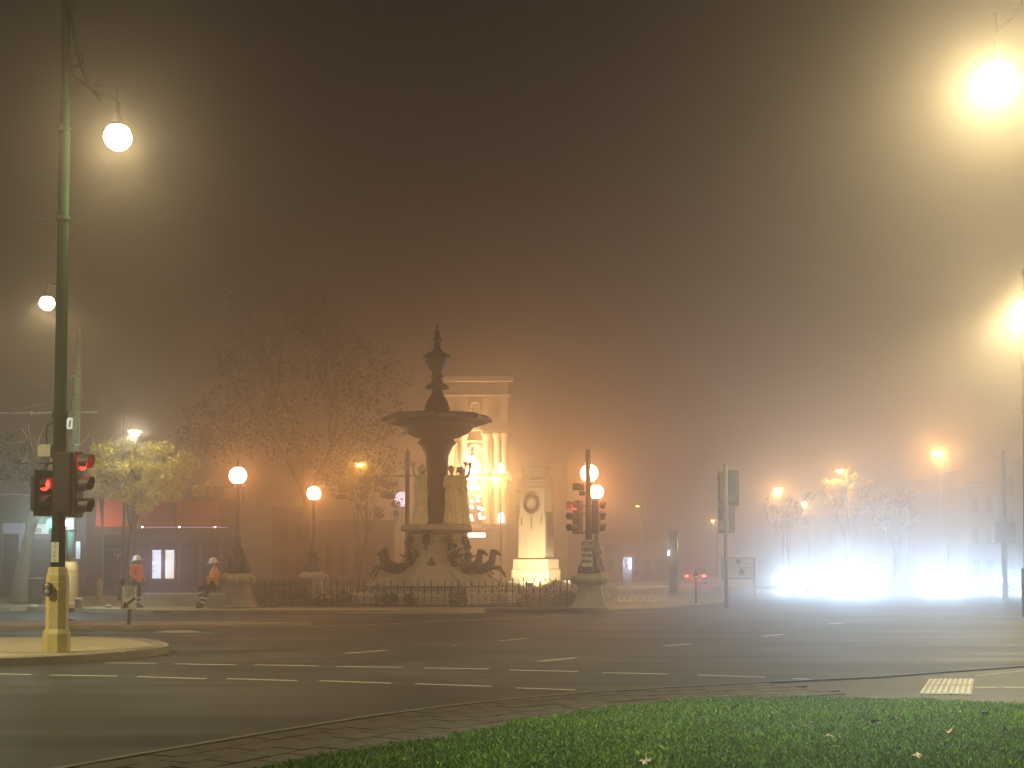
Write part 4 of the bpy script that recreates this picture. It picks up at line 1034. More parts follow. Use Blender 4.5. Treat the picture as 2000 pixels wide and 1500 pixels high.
bb = BM(); box(bb, -.30, -.10, -.08, .03, tz(968), tz(959), .02); obj('small_lamp_box', bb, M_black, ts)
sg = obj('sign_panel', box(BM(), -.24, .13, -.14, -.125, tz(1107), tz(1055), .004), M_white, ts)
zc_ = (tz(1107) + tz(1055)) / 2
for i, (s_, dz) in enumerate((('STOP', .32), ('HERE', .13), ('ON RED', -.07), ('SIGNAL', -.27))):
    text('lettering', s_, .20 if i < 2 else .135, M_signblack, sg, (-.055, -.146, zc_ + dz), sx=.78 if i < 2 else .72, bold=.006)
bb = BM(); box(bb, -.235, .125, -.1425, -.1405, zc_ - .17, zc_ - .165); obj('sign_rule', bb, M_signblack, sg)
lamp('red_signal_light', ts, (-.75, -.35, tz(988)), (1, .03, .02), 5, .05)

# ------------------------------------------------------------------ signals seen from behind at right
YV = 44.0
tv = thing('traffic_signal', 'traffic signal seen from behind, grey backs stacked on a thin pole left of the headlights', 'traffic signal', (X(1418, YV), YV, .15))
def vz(py): return Z(py, YV) - .15
bb = BM(); lathe(bb, [(.07, 0), (.07, vz(1045)), (.085, vz(1040)), (.085, vz(907)), (.05, vz(905))], 14); obj('pole_shaft', bb, mat('cream pole paint', (.24, .24, .20), .5, 0, .1, 5), tv, smooth=True)
M_backs = mat('dull grey backboard', (.16, .17, .16), .6, 0, .2, 5)
signal_head(tv, (.26, .12, vz(953)), R(170), 3, 9, True, .95, bm=M_backs)
signal_head(tv, (-.04, .16, vz(953)), R(205), 3, 9, True, .9, bm=M_backs)
bb = BM(); box(bb, -.25, .34, .08, .12, vz(1041), vz(987), .02); obj('back_board', bb, M_backs, tv)
bb = BM(); box(bb, -.2, .1, -.02, .08, vz(1035), vz(1018), .02); obj('junction_box', bb, mat('pale junction box', (.4, .42, .40), .5), tv)
# direction sign board on two posts
ds = thing('road_sign', 'pale framed road sign boards with diamond and triangle, beside the back facing signals', 'sign', (X(1442, 56), 56, .15))
def dz_(py): return Z(py, 56) - .15
for x_ in (-.72, .70): 
    bxo('post', M_grey, ds, x_ - .03, x_ + .03, -.03, .03, 0, dz_(1088))
for a_, c_ in ((1104, 1089), (1131, 1106)):
    pn = bxo('sign_board', mat('pale sign board', (.45, .44, .44), .5, 0, .1, 3), ds, -.72, .70, -.07, -.04, dz_(a_), dz_(c_), .01)
    bb = BM()
    for q_ in ((-.72, .70, dz_(a_), dz_(a_) + .03), (-.72, .70, dz_(c_) - .03, dz_(c_)), (-.72, -.69, dz_(a_), dz_(c_)), (.67, .70, dz_(a_), dz_(c_))): box(bb, q_[0], q_[1], -.085, -.071, q_[2], q_[3])
    obj('border', bb, M_signblack, pn)
    zc_ = (dz_(a_) + dz_(c_)) / 2 - (.0)
    bb = BM()
    if a_ == 1104: xz_prism(bb, [(-.16, zc_), (-.02, zc_ + .12), (.12, zc_), (-.02, zc_ - .12)], -.082, -.073)
    else: xz_prism(bb, [(-.06, zc_ - .02), (.12, zc_ + .22), (.30, zc_ - .02)], -.082, -.073); box(bb, .02, .22, -.082, -.073, zc_ - .1, zc_ - .04)
    obj('sign_mark', bb, M_signblack, pn)
# dark slab pillar
pl_ = thing('advertising_pillar', 'tall dark slab pillar standing right of the white fence', 'pillar', (X(1315, 62), 62, .15))
def lz(py): return Z(py, 62) - .15
bxo('slab', M_black, pl_, -.19, .19, -.15, .15, .1, lz(1037), .02); bxo('footing', M_conc_k, pl_, -.28, .28, -.24, .24, 0, .1, .01)
bxo('side_strip', glow_mat('yellow strip', (1, .8, .2), 1.2), pl_, .20, .235, -.05, .05, lz(1075), lz(1055))
lamp('side_lamp', pl_, (-.35, -.3, lz(1080)), (.8, .9, 1), 50, .05)
bxo('side_lens', M_wht, pl_, -.26, -.20, -.1, 0, lz(1084), lz(1076))
# small post with a round head
bp = thing('bollard', 'small thin black bollard with a reflector left of the back facing signals', 'bollard', (X(1359, 50), 50, .15))
bb = BM(); lathe(bb, [(.04, 0), (.035, .9), (.05, .92), (.09, .98), (.10, 1.1), (.05, 1.22), (.02, 1.3)], 10); obj('post', bb, M_black, bp)
bxo('reflector', mat('pale reflector', (.7, .7, .7), .3), bp, -.05, .05, -.11, -.09, .98, 1.06)
# blue-white phone box style panel
bp2 = thing('lit_sign', 'small bright blue white lit panel beyond the white fence', 'sign', (X(1229, 85), 85, .15))
def pz(py): return Z(py, 85) - .15
bxo('case', M_grey, bp2, -.42, .18, -.05, .25, 0, pz(1088), .02); bxo('screen', glow_mat('blue white panel', (.7, .78, 1), 10), bp2, -.02, .10, -.08, -.055, pz(1111), pz(1091)); 
bxo('side_glow', glow_mat('dim blue panel', (.45, .5, .9), .8), bp2, -.32, -.08, -.075, -.055, pz(1111), pz(1091))
lamp('panel_light', bp2, (0, -.5, pz(1100)), (.6, .7, 1), 120, .1)

# ------------------------------------------------------------------ keep left sign
kp = thing('keep_left_sign', 'white KEEP LEFT sign with a black arrow on a short post, on the median island', 'sign', (X(254, 33), 33, .10), R(6))
def kz(py): return Z(py, 33) - .10
bb = BM(); tube(bb, [(-.02, .03, -.02), (.02, .03, kz(1165))], .045, 10); obj('post', bb, mat('weathered rubber post', (.07, .065, .05), .8), kp)
bxo('sign_back', mat('sign back metal', (.30, .30, .26), .5), kp, -.215, -.19, -.01, .10, kz(1188), kz(1143), .004)
pn = bxo('sign_panel', M_white, kp, -.19, .19, -.04, -.02, kz(1190), kz(1144), .004)
z1_, z0_ = kz(1144), kz(1190)
text('lettering', 'KEEP', .175, M_signblack, pn, (.01, -.0445, z1_ - .10), sx=.62, bold=.001); text('lettering', 'LEFT', .175, M_signblack, pn, (.01, -.0445, z1_ - .25), sx=.66, bold=.001)
bb = BM(); c_ = (0, z0_ + .16)
ar = [(-.17, z0_ + .03), (-.13, z0_ + .20), (-.085, z0_ + .155), (.12, z0_ + .31), (.165, z0_ + .265), (-.04, z0_ + .10), (.01, z0_ + .05)]
xz_prism(bb, ar, -.0455, -.041); obj('arrow', bb, M_signblack, pn)
bb = BM()
for q_ in ((-.185, .185, z0_ + .006, z0_ + .014), (-.185, .185, z1_ - .014, z1_ - .006), (-.185, -.178, z0_ + .006, z1_ - .006), (.178, .185, z0_ + .006, z1_ - .006)): box(bb, q_[0], q_[1], -.0455, -.041, q_[2], q_[3])
obj('border', bb, M_signblack, pn)
bb = BM(); lathe(bb, [(.04, 0), (.05, .05), (.06, .09), (.05, .14), (.02, .17)], 10, (-.19, .05, kz(1143))); ball(bb, (-.2, 0, kz(1133)), .035, 8); obj('beacon', bb, M_black_g, kp, smooth=True)

# ------------------------------------------------------------------ workers
def worker(px, Y, H, rz, label, shirt, pose):
    t = thing('person', label, 'person', (X(px, Y), Y, .15), rz)
    k = H / 1.80
    def v(x, y, z): return Vector((x * k, y * k, z * k))
    J = pose                                   # joints
    # continuous body (head, neck, torso, arms, hands, legs)
    b = BM()
    limb(b, v(*J['neck']), .058 * k, v(*J['head']), .055 * k); hd = v(*J['head'])
    ball(b, hd + v(0, 0, .04), .105 * k, 16, (.78, .95, 1.12)); ball(b, hd + v(0, -.105, .02), .02 * k, 8, (.8, 1.2, 1.4)); ball(b, hd + v(0, -.075, -.06), .045 * k, 8)
    for s in (-1, 1): ball(b, hd + v(s * .082, .01, .03), .026 * k, 8, (.4, .8, 1.2)); ball(b, hd + v(s * .034, -.09, .055), .014 * k, 6)
    for s, nm in ((-1, 'l'), (1, 'r')):
        el, wr = v(*J['el' + nm]), v(*J['wr' + nm]); sh = v(*J['sh' + nm])
        limb(b, sh, .05 * k, el, .042 * k); limb(b, el, .042 * k, wr, .030 * k)
        dr = (wr - el).normalized(); pm = wr + dr * .07 * k; limb(b, wr, .030 * k, pm, .034 * k, 8)
        for q_ in range(4):
            sd = Vector((.016 * (q_ - 1.5) * k, 0, 0)); a1 = pm + dr * .03 * k + sd; a2 = a1 + dr * (.035 - .004 * abs(q_ - 1)) * k + Vector((0, -.012 * k, -.006 * k)); limb(b, pm + sd, .0095 * k, a1, .009 * k, 6); limb(b, a1, .009 * k, a2, .008 * k, 6)
        limb(b, wr + dr * .02 * k, .011 * k, wr + dr * .06 * k + Vector((-s * .035 * k, -.02 * k, 0)), .009 * k, 6)
        limb(b, v(*J['hip' + nm]), .07 * k, v(*J['kn' + nm]), .05 * k); limb(b, v(*J['kn' + nm]), .05 * k, v(*J['an' + nm]), .035 * k)
    limb(b, v(*J['pel']), .12 * k, v(*J['chest']), .13 * k); limb(b, v(*J['chest']), .10 * k, v(*J['neck']), .06 * k)
    organic('body', b, M_skin, t, .014 * k, 2)
    # long sleeved shirt
    b = BM(); pel, ch = v(*J['pel']), v(*J['chest'])
    tube(b, [pel + v(0, 0, -.08), pel + v(0, 0, .03), pel.lerp(ch, .5), ch, v(*J['neck']) - (v(*J['neck']) - ch) * .25], [.175 * k, .17 * k, .165 * k, .175 * k, .09 * k], 18)
    for nm in 'lr':
        sh, el, wr = v(*J['sh' + nm]), v(*J['el' + nm]), v(*J['wr' + nm])
        limb(b, ch.lerp(sh, .6), .105 * k, sh, .085 * k); limb(b, sh, .078 * k, el, .062 * k); limb(b, el, .062 * k, el.lerp(wr, .88), .048 * k)
    ball(b, v(*J['neck']), .072 * k, 10)
    for _ in range(16):
        p_ = pel.lerp(ch, random.random()); a_ = random.random() * 6.28; ball(b, p_ + v(.14 * math.cos(a_), .14 * math.sin(a_), 0), .035 * k, 6, (1.6, 1.6, .6))
    sh_o = organic('shirt', b, shirt, t, .018 * k, 2)
    b = BM(); limb(b, pel + v(0, 0, -.02), .155 * k, pel + v(0, 0, -.08), .165 * k)
    for nm in 'lr':
        hp, kn, an = v(*J['hip' + nm]), v(*J['kn' + nm]), v(*J['an' + nm])
        limb(b, hp, .105 * k, kn, .078 * k); limb(b, kn, .078 * k, kn.lerp(an, .93), .062 * k)
    organic('trousers', b, M_navy, t, .018 * k, 2)
    for nm in 'lr':
        kn, an = v(*J['kn' + nm]), v(*J['an' + nm]); d = (an - kn).normalized()
        for f_ in (.25, .62):
            c1 = kn.lerp(an, f_); bb = BM(); tube(bb, [c1, c1 + d * .055 * k], (.083 - .016 * f_) * k, 12); obj('reflective_band', bb, M_refl, t)
        ft = v(*J.get('toe' + nm, (0, 0, 0))) - an if 'toe' + nm in J else v(0, -.17, -.03)
        bb = BM(); limb(bb, an + v(0, 0, .06), .055 * k, an, .058 * k, 10); limb(bb, an + v(0, .02, -.02), .05 * k, an + ft, .045 * k, 10); organic('boot', bb, M_boot, t, .016 * k, 1)
    # wide brim hard hat
    tilt = Matrix.Translation(hd + v(0, .01, .06)) @ Matrix.Rotation(R(J.get('hat', -6)), 4, 'X')
    bb = BM(); lathe(bb, [(.205 * k, -.025 * k), (.20 * k, -.015 * k), (.135 * k, .02 * k), (.128 * k, .07 * k), (.105 * k, .12 * k), (.06 * k, .15 * k), (.01 * k, .157 * k)], 22, mtx=tilt, wob=lambda a, z, i: 1 + (.12 * max(0, -math.sin(a)) if i < 2 else 0)); ht = obj('hard_hat', bb, M_hat, t, smooth=True)
    bb = BM(); tube(bb, [tilt @ Vector((0, .12 * k, .06 * k)), tilt @ Vector((0, .06 * k, .152 * k)), tilt @ Vector((0, -.06 * k, .152 * k)), tilt @ Vector((0, -.125 * k, .06 * k))], .012 * k, 6); obj('hat_ridge', bb, M_hat, ht)
    return t
standA = dict(pel=(0, 0, .98), chest=(0, -.01, 1.34), neck=(0, .0, 1.49), head=(0, -.02, 1.60), shl=(-.19, 0, 1.42), shr=(.19, 0, 1.42), ell=(-.25, .03, 1.14), elr=(.25, .0, 1.14),
              wrl=(-.20, -.16, .98), wrr=(.18, -.18, 1.0), hipl=(-.10, 0, .93), hipr=(.10, 0, .93), knl=(-.11, -.02, .50), knr=(.11, -.03, .50), anl=(-.12, .02, .09), anr=(.12, .0, .09))
worker(267, 43.9, 1.80, R(70), 'standing worker in a red orange shirt and white hard hat, behind the KEEP LEFT sign', M_orange, standA)
leanB = dict(pel=(0, .08, .86), chest=(0, .14, 1.21), neck=(0, .13, 1.37), head=(0, .08, 1.48), shl=(-.19, .15, 1.30), shr=(.19, .15, 1.30), ell=(-.24, .14, 1.02), elr=(.24, .12, 1.02),
             wrl=(-.12, -.10, .99), wrr=(.10, -.12, 1.03), hipl=(-.10, .06, .84), hipr=(.10, .06, .84), knl=(-.12, -.34, .66), knr=(.12, -.16, .46), anl=(-.12, -.24, .22), anr=(.12, -.28, .09), toel=(-.12, -.40, .16), toer=(.12, -.44, .05), hat=8)
worker(411, 43.9, 1.84, R(-72), 'worker in yellow orange shirt and white hard hat, leaning back with one leg up', M_orange2, leanB)
bb = BM(); 
# low block wall behind the workers, built of blocks
lw = thing('low_wall', 'low pale block wall behind the two workers', 'wall', (X(283, 46.2), 46.2, .15), R(0))
M_block = mat('mossy pale block', (.27, .25, .16), .85, 0, .4, 4, .5, 30)
n_ = 7; st_ = (X(432, 46.2) - X(283, 46.2)) / n_; hh = .42
for r_ in range(2):
    for i in range(n_):
        x0 = i * st_ + (.0 if r_ == 0 else 0); bxo('block', M_block, lw, x0 + .006, x0 + st_ - .006, -.12 + random.uniform(-.006, .006), .2, r_ * hh / 2 + .004, (r_ + 1) * hh / 2 - .003, .012)
bxo('coping', mat('coping stone', (.42, .40, .38), .6, 0, .2, 5), lw, -.03, n_ * st_ + .03, -.15, .23, hh, hh + .05, .01)
# seat the leaning worker rests on is the wall's return
bxo('return_block', M_block, lw, n_ * st_ - .02, n_ * st_ + .5, -2.0, -1.55, .0, .02)

# low hedge left of pedestal, behind the leaning worker
t = thing('shrub', 'dark low shrub between the leaning worker and the left pedestal', 'shrub', (X(428, 47.2), 47.2, .15), 0, 'low shrubs inside the fence')
leaf_cloud('foliage', [((.0, 0, .35), (.4, .3, .35)), ((.35, 0, .35), (.35, .3, .35)), ((-.3, 0, .25), (.25, .3, .25))], 900, M_leaf_d, .045, t)
bb = BM(); tube(bb, [(0, 0, 0), (.03, 0, .4)], [.025, .01], 5); obj('stem', bb, M_bark, t)

# ------------------------------------------------------------------ shops on the left
YW = 62.0
def wx(px): return X(px, YW)
def wz(py): return Z(py, YW)
sh = thing('shop', 'dark shopfront with two lit display screens and a red orange awning, behind the workers', 'shop', (wx(300), YW, .15))
sx0 = sh.location.x
def ax(px): return wx(px) - sx0
def axv(px, y): return X(px, YW + y) - sx0
def az(py): return wz(py) - .15
M_wall = mat('dark shop wall', (.10, .085, .07), .8, 0, .25, 1.5, .2, 20)
M_frame = mat('shopfront frame', (.06, .055, .055), .5, 0, .2, 3)
bxo('wall', M_wall, sh, ax(150), ax(470), .0, 8, 0, az(975), .02)
bxo('parapet', M_wall, sh, ax(148), ax(474), -.15, .25, az(975), az(950), .03)
bxo('fascia', mat('fascia board', (.12, .10, .09), .6), sh, axv(186, -2.1), axv(470, -2.1), -2.2, -2.1, az(1047), az(1034), .01)
bxo('verandah_roof', mat('verandah roof', (.12, .10, .09), .6), sh, axv(186, -2.1), axv(470, -2.1), -2.1, -.0, az(1036), az(1034.5))
bxo('fascia_light_strip', glow_mat('violet strip light', (.62, .60, 1.0), 0.45), sh, axv(278, -2.2), axv(445, -2.2), -2.24, -2.21, az(1033.6), az(1031.8))
for px in (278, 350, 420): bb = BM(); ball(bb, (axv(px, -2.2), -2.28, az(1032)), .035, 6); obj('spot_bulb', bb, M_wht, sh)
# awning sheets
M_awn = mat('red orange awning', (.50, .13, .06), .8, 0, .12, 1.5)
for a_, c_ in ((186, 197), (201, 255), (262, 340), (343, 430)):
    bb = BM(); v_ = [bb.verts.new(q) for q in ((axv(a_, -2), -2.0, az(1031)), (axv(c_, -2), -2.0, az(1031)), (axv(c_ - 6, -.9), -.9, az(980)), (axv(a_ + 1, -.9), -.9, az(975)), (axv(a_, -2), -1.95, az(1031) - .04), (axv(c_, -2), -1.95, az(1031) - .04), (axv(c_ - 6, -.9), -.85, az(980) - .04), (axv(a_ + 1, -.9), -.85, az(975) - .04))]
    for f_ in ((0, 1, 2, 3), (7, 6, 5, 4), (0, 4, 5, 1), (1, 5, 6, 2), (2, 6, 7, 3), (3, 7, 4, 0)): bb.faces.new([v_[i] for i in f_])
    obj('awning', bb, M_awn, sh)
lamp('awning_lamp', sh, (ax(215), -3.6, az(985)), (1, .5, .3), 220, .1, 'SPOT', 110, .6, (R(60), 0, 0))
for px in (199, 256, 354, 432):
    bb = BM(); tube(bb, [(axv(px, -2), -2.05, 0), (axv(px, -2), -2.05, az(1035))], .045, 8); obj('verandah_post', bb, M_frame, sh)
# glazed bays
edges = [200, 240, 270, 298, 350, 392, 430, 466]
for a_, c_ in zip(edges[:-1], edges[1:]):
    f_ = bxo('window', M_glass_d, sh, ax(a_) + .03, ax(c_) - .03, -.04, -.01, .45, az(1060))
    bb = BM()
    for q_ in ((ax(a_), ax(a_) + .08, .4, az(1055)), (ax(c_) - .08, ax(c_), .4, az(1055)), (ax(a_), ax(c_), .36, .45), (ax(a_), ax(c_), az(1060), az(1055)), (ax(a_), ax(c_), az(1075), az(1072))): box(bb, q_[0], q_[1], -.10, -.045, q_[2], q_[3])
    obj('frame', bb, M_frame, f_)
# script-like white decal in the window
bb = BM(); 
tube(bb, [(ax(236), -.13, az(1076)), (ax(231), -.13, az(1072)), (ax(226), -.13, az(1077)), (ax(225), -.13, az(1084)), (ax(229), -.13, az(1086)), (ax(233), -.13, az(1080)), (ax(230), -.13, az(1081))], .018, 5)
tube(bb, [(ax(232), -.13, az(1080)), (ax(232), -.13, az(1092)), (ax(229), -.13, az(1094)), (ax(235), -.13, az(1083)), (ax(238), -.13, az(1080)), (ax(236), -.13, az(1085)), (ax(240), -.13, az(1080)), (ax(242), -.13, az(1084)), (ax(246), -.13, az(1078))], .016, 5)
obj('window_decal', bb, mat('pale decal', (.5, .48, .48), .6), sh)
# display screens
def screen_mat(name, seed, warm):
    m = bpy.data.materials.new(name); m.use_nodes = True; N = m.node_tree.nodes; L = m.node_tree.links; N.remove(N['Principled BSDF'])
    tc = N.new('ShaderNodeTexCoord'); mp = N.new('ShaderNodeMapping'); mp.inputs['Location'].default_value = (seed, seed, seed); mp.inputs['Scale'].default_value = (1.2, 1, 1.6) if warm else (1, 1, 5)
    n = N.new('ShaderNodeTexNoise'); n.inputs['Scale'].default_value = 2.2; r = N.new('ShaderNodeValToRGB'); e = N.new('ShaderNodeEmission')
    L.new(tc.outputs['Object'], mp.inputs[0]); L.new(mp.outputs[0], n.inputs['Vector']); L.new(n.outputs['Fac'], r.inputs['Fac']); L.new(r.outputs[0], e.inputs['Color']); L.new(e.outputs[0], N['Material Output'].inputs['Surface'])
    r.color_ramp.elements[0].position = .38; r.color_ramp.elements[1].position = .55
    r.color_ramp.elements[0].color = (.45, .55, .95, 1) if not warm else (.9, .72, .62, 1); r.color_ramp.elements[1].color = (.9, .93, 1, 1); e.inputs['Strength'].default_value = 1.5
    return m
for a_, c_, sd, wm in ((301, 317.5, 3, False), (326.5, 343, 8, True)):
    fr = bxo('screen_frame', M_black, sh, ax(a_) - .05, ax(c_) + .05, -.30, -.16, az(1131), az(1073), .01)
    bxo('screen', screen_mat('screen %d' % sd, sd, wm), fr, ax(a_), ax(c_), -.32, -.302, az(1129.5), az(1074.5))
lamp('screen_glow', sh, (ax(322), -1.0, az(1100)), (.62, .66, 1.0), 110, .35)
# left-hand shop with a pale lit door frame and a white sign
s5 = thing('shop', 'shop at the far left with a pale blue lit door surround', 'shop', (X(20, 60), 60, .13))
def l5(px): return X(px, 60) - s5.location.x
def m5(py): return Z(py, 60) - .13
bxo('wall', mat('bluish grey shop wall', (.13, .13, .12), .8, 0, .25, 1.5), s5, l5(-150), l5(140), 0, 8, 0, m5(965), .02)
M_pb = mat('pale blue door surround', (.35, .38, .52), .6, 0, .05, 2, emit=(.55, .6, .9), es=.22)
bxo('door_surround', M_pb, s5, l5(8), l5(48), -.25, -.02, m5(1042), m5(1022), .01); bxo('door_surround', M_pb, s5, l5(40), l5(48), -.25, -.02, 0, m5(1042), .01)
dr_ = bxo('door', M_glass_d, s5, l5(9), l5(38), -.15, -.05, .02, m5(1044)); bxo('handle', M_grey, dr_, l5(35), l5(36), -.2, -.16, .9, 1.3)
bxo('window', M_glass_d, s5, l5(60), l5(135), -.08, -.02, .5, m5(1052)); bxo('window', M_glass_d, s5, l5(-60), l5(0), -.08, -.02, .5, m5(1052))
sg = bxo('sign_box', glow_mat('white sign box', (.85, .9, .93), .62), s5, l5(67), l5(103), -.55, -.35, m5(1043), m5(1024), .01)
text('lettering', 'on', .36, mat('grey lettering', (.05, .06, .06), .6), sg, (l5(80), -.556, m5(1035)), bold=.01)
# green walk signal seen under the near heads
gs = thing('traffic_signal', 'green lit signal seen under the near signal heads, partly behind the green pole', 'traffic signal', (X(103, 46), 46, .13))
def gz(py): return Z(py, 46) - .13
bb = BM(); lathe(bb, [(.07, 0), (.06, gz(1000))], 10, (.1, .1, 0)); obj('pole_shaft', bb, M_green_l, gs)
bxo('signal_head', M_black, gs, -.16, .14, -.05, .12, gz(1042), gz(1008), .03)
bb = BM(); ball(bb, (-.08, -.06, gz(1022)), .15, 14, (1, .3, 1)); obj('lens', bb, M_grn, gs)
lamp('green_light', gs, (-.12, -.3, gz(1022)), (.02, 1, .7), 60, .06)
# bollard, bucket, barrel shapes
bo = thing('bollard', 'cream bollard with raised bands, left of the standing worker', 'bollard', (X(194.5, 49), 49, .15))
bb = BM(); lathe(bb, [(.15, 0), (.13, .05), (.125, .3), (.14, .32), (.125, .35), (.125, .72), (.14, .74), (.125, .78), (.125, .84), (.09, .92), (.03, .96)], 16); obj('post', bb, mat('cream bollard paint', (.42, .38, .24), .6), bo, smooth=True)
bk = thing('bucket', 'white plastic bucket with a wire handle beside the cream pole base', 'bucket', (X(155, 43.8), 43.8, .15))
bb = BM(); lathe(bb, [(.11, 0), (.135, .30), (.15, .31), (.15, .34), (.12, .33), (.10, .05)], 18); obj('body', bb, mat('white plastic', (.66, .66, .60), .4), bk, smooth=True)
bb = BM(); tube(bb, [(.145 * math.cos(a), -.05, .32 + .05 * math.sin(a)) for a in np.linspace(0, math.pi, 10)], .006, 5); obj('handle', bb, M_grey, bk)
rk = [(X(66, 44), 44, 'small pale rock on the pavement corner at the far left', .17), (X(213, 45), 45, 'small pale rock left of the low wall', .13)]
for x_, y_, lb, r_ in rk:
    bb = BM(); bmesh.ops.create_icosphere(bb, subdivisions=2, radius=r_)
    for v_ in bb.verts: v_.co *= random.uniform(.85, 1.1); v_.co.z *= .55
    tag(obj('rock', bb, M_granite, None, (x_, y_, .15 + r_ * .3)), lb, 'rock', 'rocks on the pavement')
# parked motorcycle-like clutter -> rubbish bins left of the pole
bn = thing('bin', 'dark street bin with a bright rim, left of the near pole base', 'bin', (X(70, 49), 49, .13))
bb = BM(); lathe(bb, [(.24, 0), (.26, .1), (.27, .9), (.30, .95), (.30, 1.02), (.2, 1.15), (.1, 1.2)], 16); obj('body', bb, M_black_g, bn, smooth=True)
bb = BM(); tube(bb, [(.29 * math.cos(a), .29 * math.sin(a), 1.0) for a in np.linspace(R(180), R(360), 12)], .02, 6); obj('rim', bb, M_refl, bn)

# ------------------------------------------------------------------ trees
def tree(name, label, loc, H, crown_blobs, m_leaf, nleaf, lsize, m_bark, r0=.18, lean=0.0, seed=1, group=None, depth=4, cat='tree', spread=.55, trunk_h=.35):
    rnd = random.Random(seed)
    t = thing(name, label, cat, loc, 0, group)
    b = BM(); tips = []
    def grow(p, d, L_, r, lvl):
        n = 4; pts = [p]; q = p.copy(); dd = d.copy()
        for i in range(n):
            dd = (dd + Vector((rnd.uniform(-1, 1), rnd.uniform(-1, 1), rnd.uniform(-.3, .6))) * .13).normalized(); q = q + dd * L_ / n; pts.append(q.copy())
        tube(b, pts, [r * (1 - .45 * i / n) for i in range(n + 1)], max(4, 9 - 2 * lvl))
        if lvl >= depth: tips.append(q); return
        k = 3 if lvl < 2 else rnd.choice((2, 3))
        for j in range(k):
            a = rnd.uniform(0, 6.28); s = rnd.uniform(.5, 1.0) * spread * (1.1 if lvl else 1.0)
            nd = (dd + Vector((math.cos(a) * s, math.sin(a) * s, rnd.uniform(-.05, .3)))).normalized()
            grow(q if j else q, nd, L_ * rnd.uniform(.6, .82), r * .55, lvl + 1)
        if lvl >= 1: tips.append(q)
    grow(Vector((0, 0, 0)), Vector((lean, 0, 1)).normalized(), H * trunk_h, r0, 0)
    obj('trunk', b, m_bark, t)
    blobs = [((p.x, p.y, p.z), (rnd.uniform(.5, 1.0) * H * .09,) * 2 + (rnd.uniform(.4, .8) * H * .08,)) for p in tips] if crown_blobs is None else crown_blobs
    leaf_cloud('crown', blobs, nleaf, m_leaf, lsize, t)
    return t
# yellow-leaved tree under the white light
YY = 54
def blobs_px(lst, Y, base, dpt):
    out = []
    for px, py, rx, ry in lst:
        p = P(px, py, Y); k_ = Y / F
        out.append(((p.x - base[0], random.uniform(-dpt, dpt), p.z - base[2]), (rx * k_, ry * k_ * 1.2, ry * k_)))
    return out
base = (X(236, YY), YY, .15)
bl = blobs_px([(random.uniform(185, 385), 0, 0, 0) for _ in range(0)], YY, base, 1)
rn = random.Random(4)
lst = []
for _ in range(70):
    a = rn.uniform(0, math.pi * 2); r_ = math.sqrt(rn.random()); px = 285 + 115 * r_ * math.cos(a); py = 925 + 72 * r_ * math.sin(a) + (px - 285) * .16
    lst.append((px, py, rn.uniform(13, 24), rn.uniform(10, 17)))
bl = blobs_px(lst, YY, base, 1.6)
tree('tree', 'small tree with bright yellow autumn leaves under the white street light at left', base, 8.2, bl, M_leaf_y, 9500, .06, M_bark, .14, .08, 5, depth=3, trunk_h=.36)
base = (X(38, 50), 50, .15)
lst = [(rn.uniform(-60, 110), rn.uniform(850, 945), rn.uniform(9, 16), rn.uniform(6, 11)) for _ in range(34)]
tree('tree', 'tree with a thick pale leaning trunk and sparse leaves at the far left', base, 6.4, blobs_px(lst, 50, base, 1.5), M_leaf_d, 2000, .09, M_bark_p, .34, .10, 8, depth=3, trunk_h=.42)
# large hazy tree
M_tw = mat('dark wet bark', (.018, .015, .012), .8, 0, .3, 9)
M_leaf_h = mat('near bare dark leaves', (.016, .015, .010), .7, 0, .4, 2)
YG = 82
base = (X(600, YG), YG, .15)
lst = []
for _ in range(150):
    px = rn.uniform(395, 770); u = (px - 395) / 375
    top = 880 - 360 * max(0, math.sin(math.pi * min(1, u * 1.15) ** .8)) if u < .45 else 520 + (u - .4) * 330
    py = rn.uniform(min(top, 850), (890 if px < 640 else 985) - 20 * u); lst.append((px, py, rn.uniform(26, 48), rn.uniform(20, 36)))
tree('tree', 'large dark tree looming faintly in the fog left of the fountain', base, 21, blobs_px(lst, YG, base, 3.5), M_leaf_h, 7000, .13, M_tw, .36, .02, 11, depth=5, trunk_h=.28)
# fine near branches by the orange lamp
base = (X(700, 76), 76, .15)
lst = [(rn.uniform(655, 775), rn.uniform(930, 1010) - (rn.random() * 50), rn.uniform(7, 13), rn.uniform(4, 8)) for _ in range(26)]
tree('tree', 'low thin tree with drooping twigs round the small orange light', base, 7.5, blobs_px(lst, 76, base, 1.2), M_leaf_b, 1500, .09, M_bark, .10, 0, 15, depth=4, trunk_h=.3)
# right-hand small trees
base = (X(1660, 94), 94, .15)
lst = [(1650 + 48 * math.cos(a) * r_, 962 + 40 * math.sin(a) * r_, rn.uniform(6, 12), rn.uniform(5, 9)) for a, r_ in [(rn.uniform(0, 6.28), math.sqrt(rn.random())) for _ in range(34)]]
tree('tree', 'small tree lit golden from its own top by an orange lamp, right of centre', base, 8.6, blobs_px(lst, 94, base, 1.3), M_leaf_y, 2400, .10, M_bark, .2, -.02, 21, depth=4, trunk_h=.34, group='young trees along the far street')
base = (X(1540, 108), 108, .15)
lst = [(rn.uniform(1505, 1585), rn.uniform(965, 1030), 9, 8) for _ in range(24)]
tree('tree', 'hazy small tree beside the orange street light left of the golden tree', base, 7.5, blobs_px(lst, 108, base, 1.3), M_leaf_b, 1500, .12, M_bark, .16, 0, 23, depth=4, trunk_h=.34, group='young trees along the far street')
base = (X(1745, 100), 100, .15)
lst = [(rn.uniform(1700, 1790), rn.uniform(955, 1035), 10, 9) for _ in range(24)]
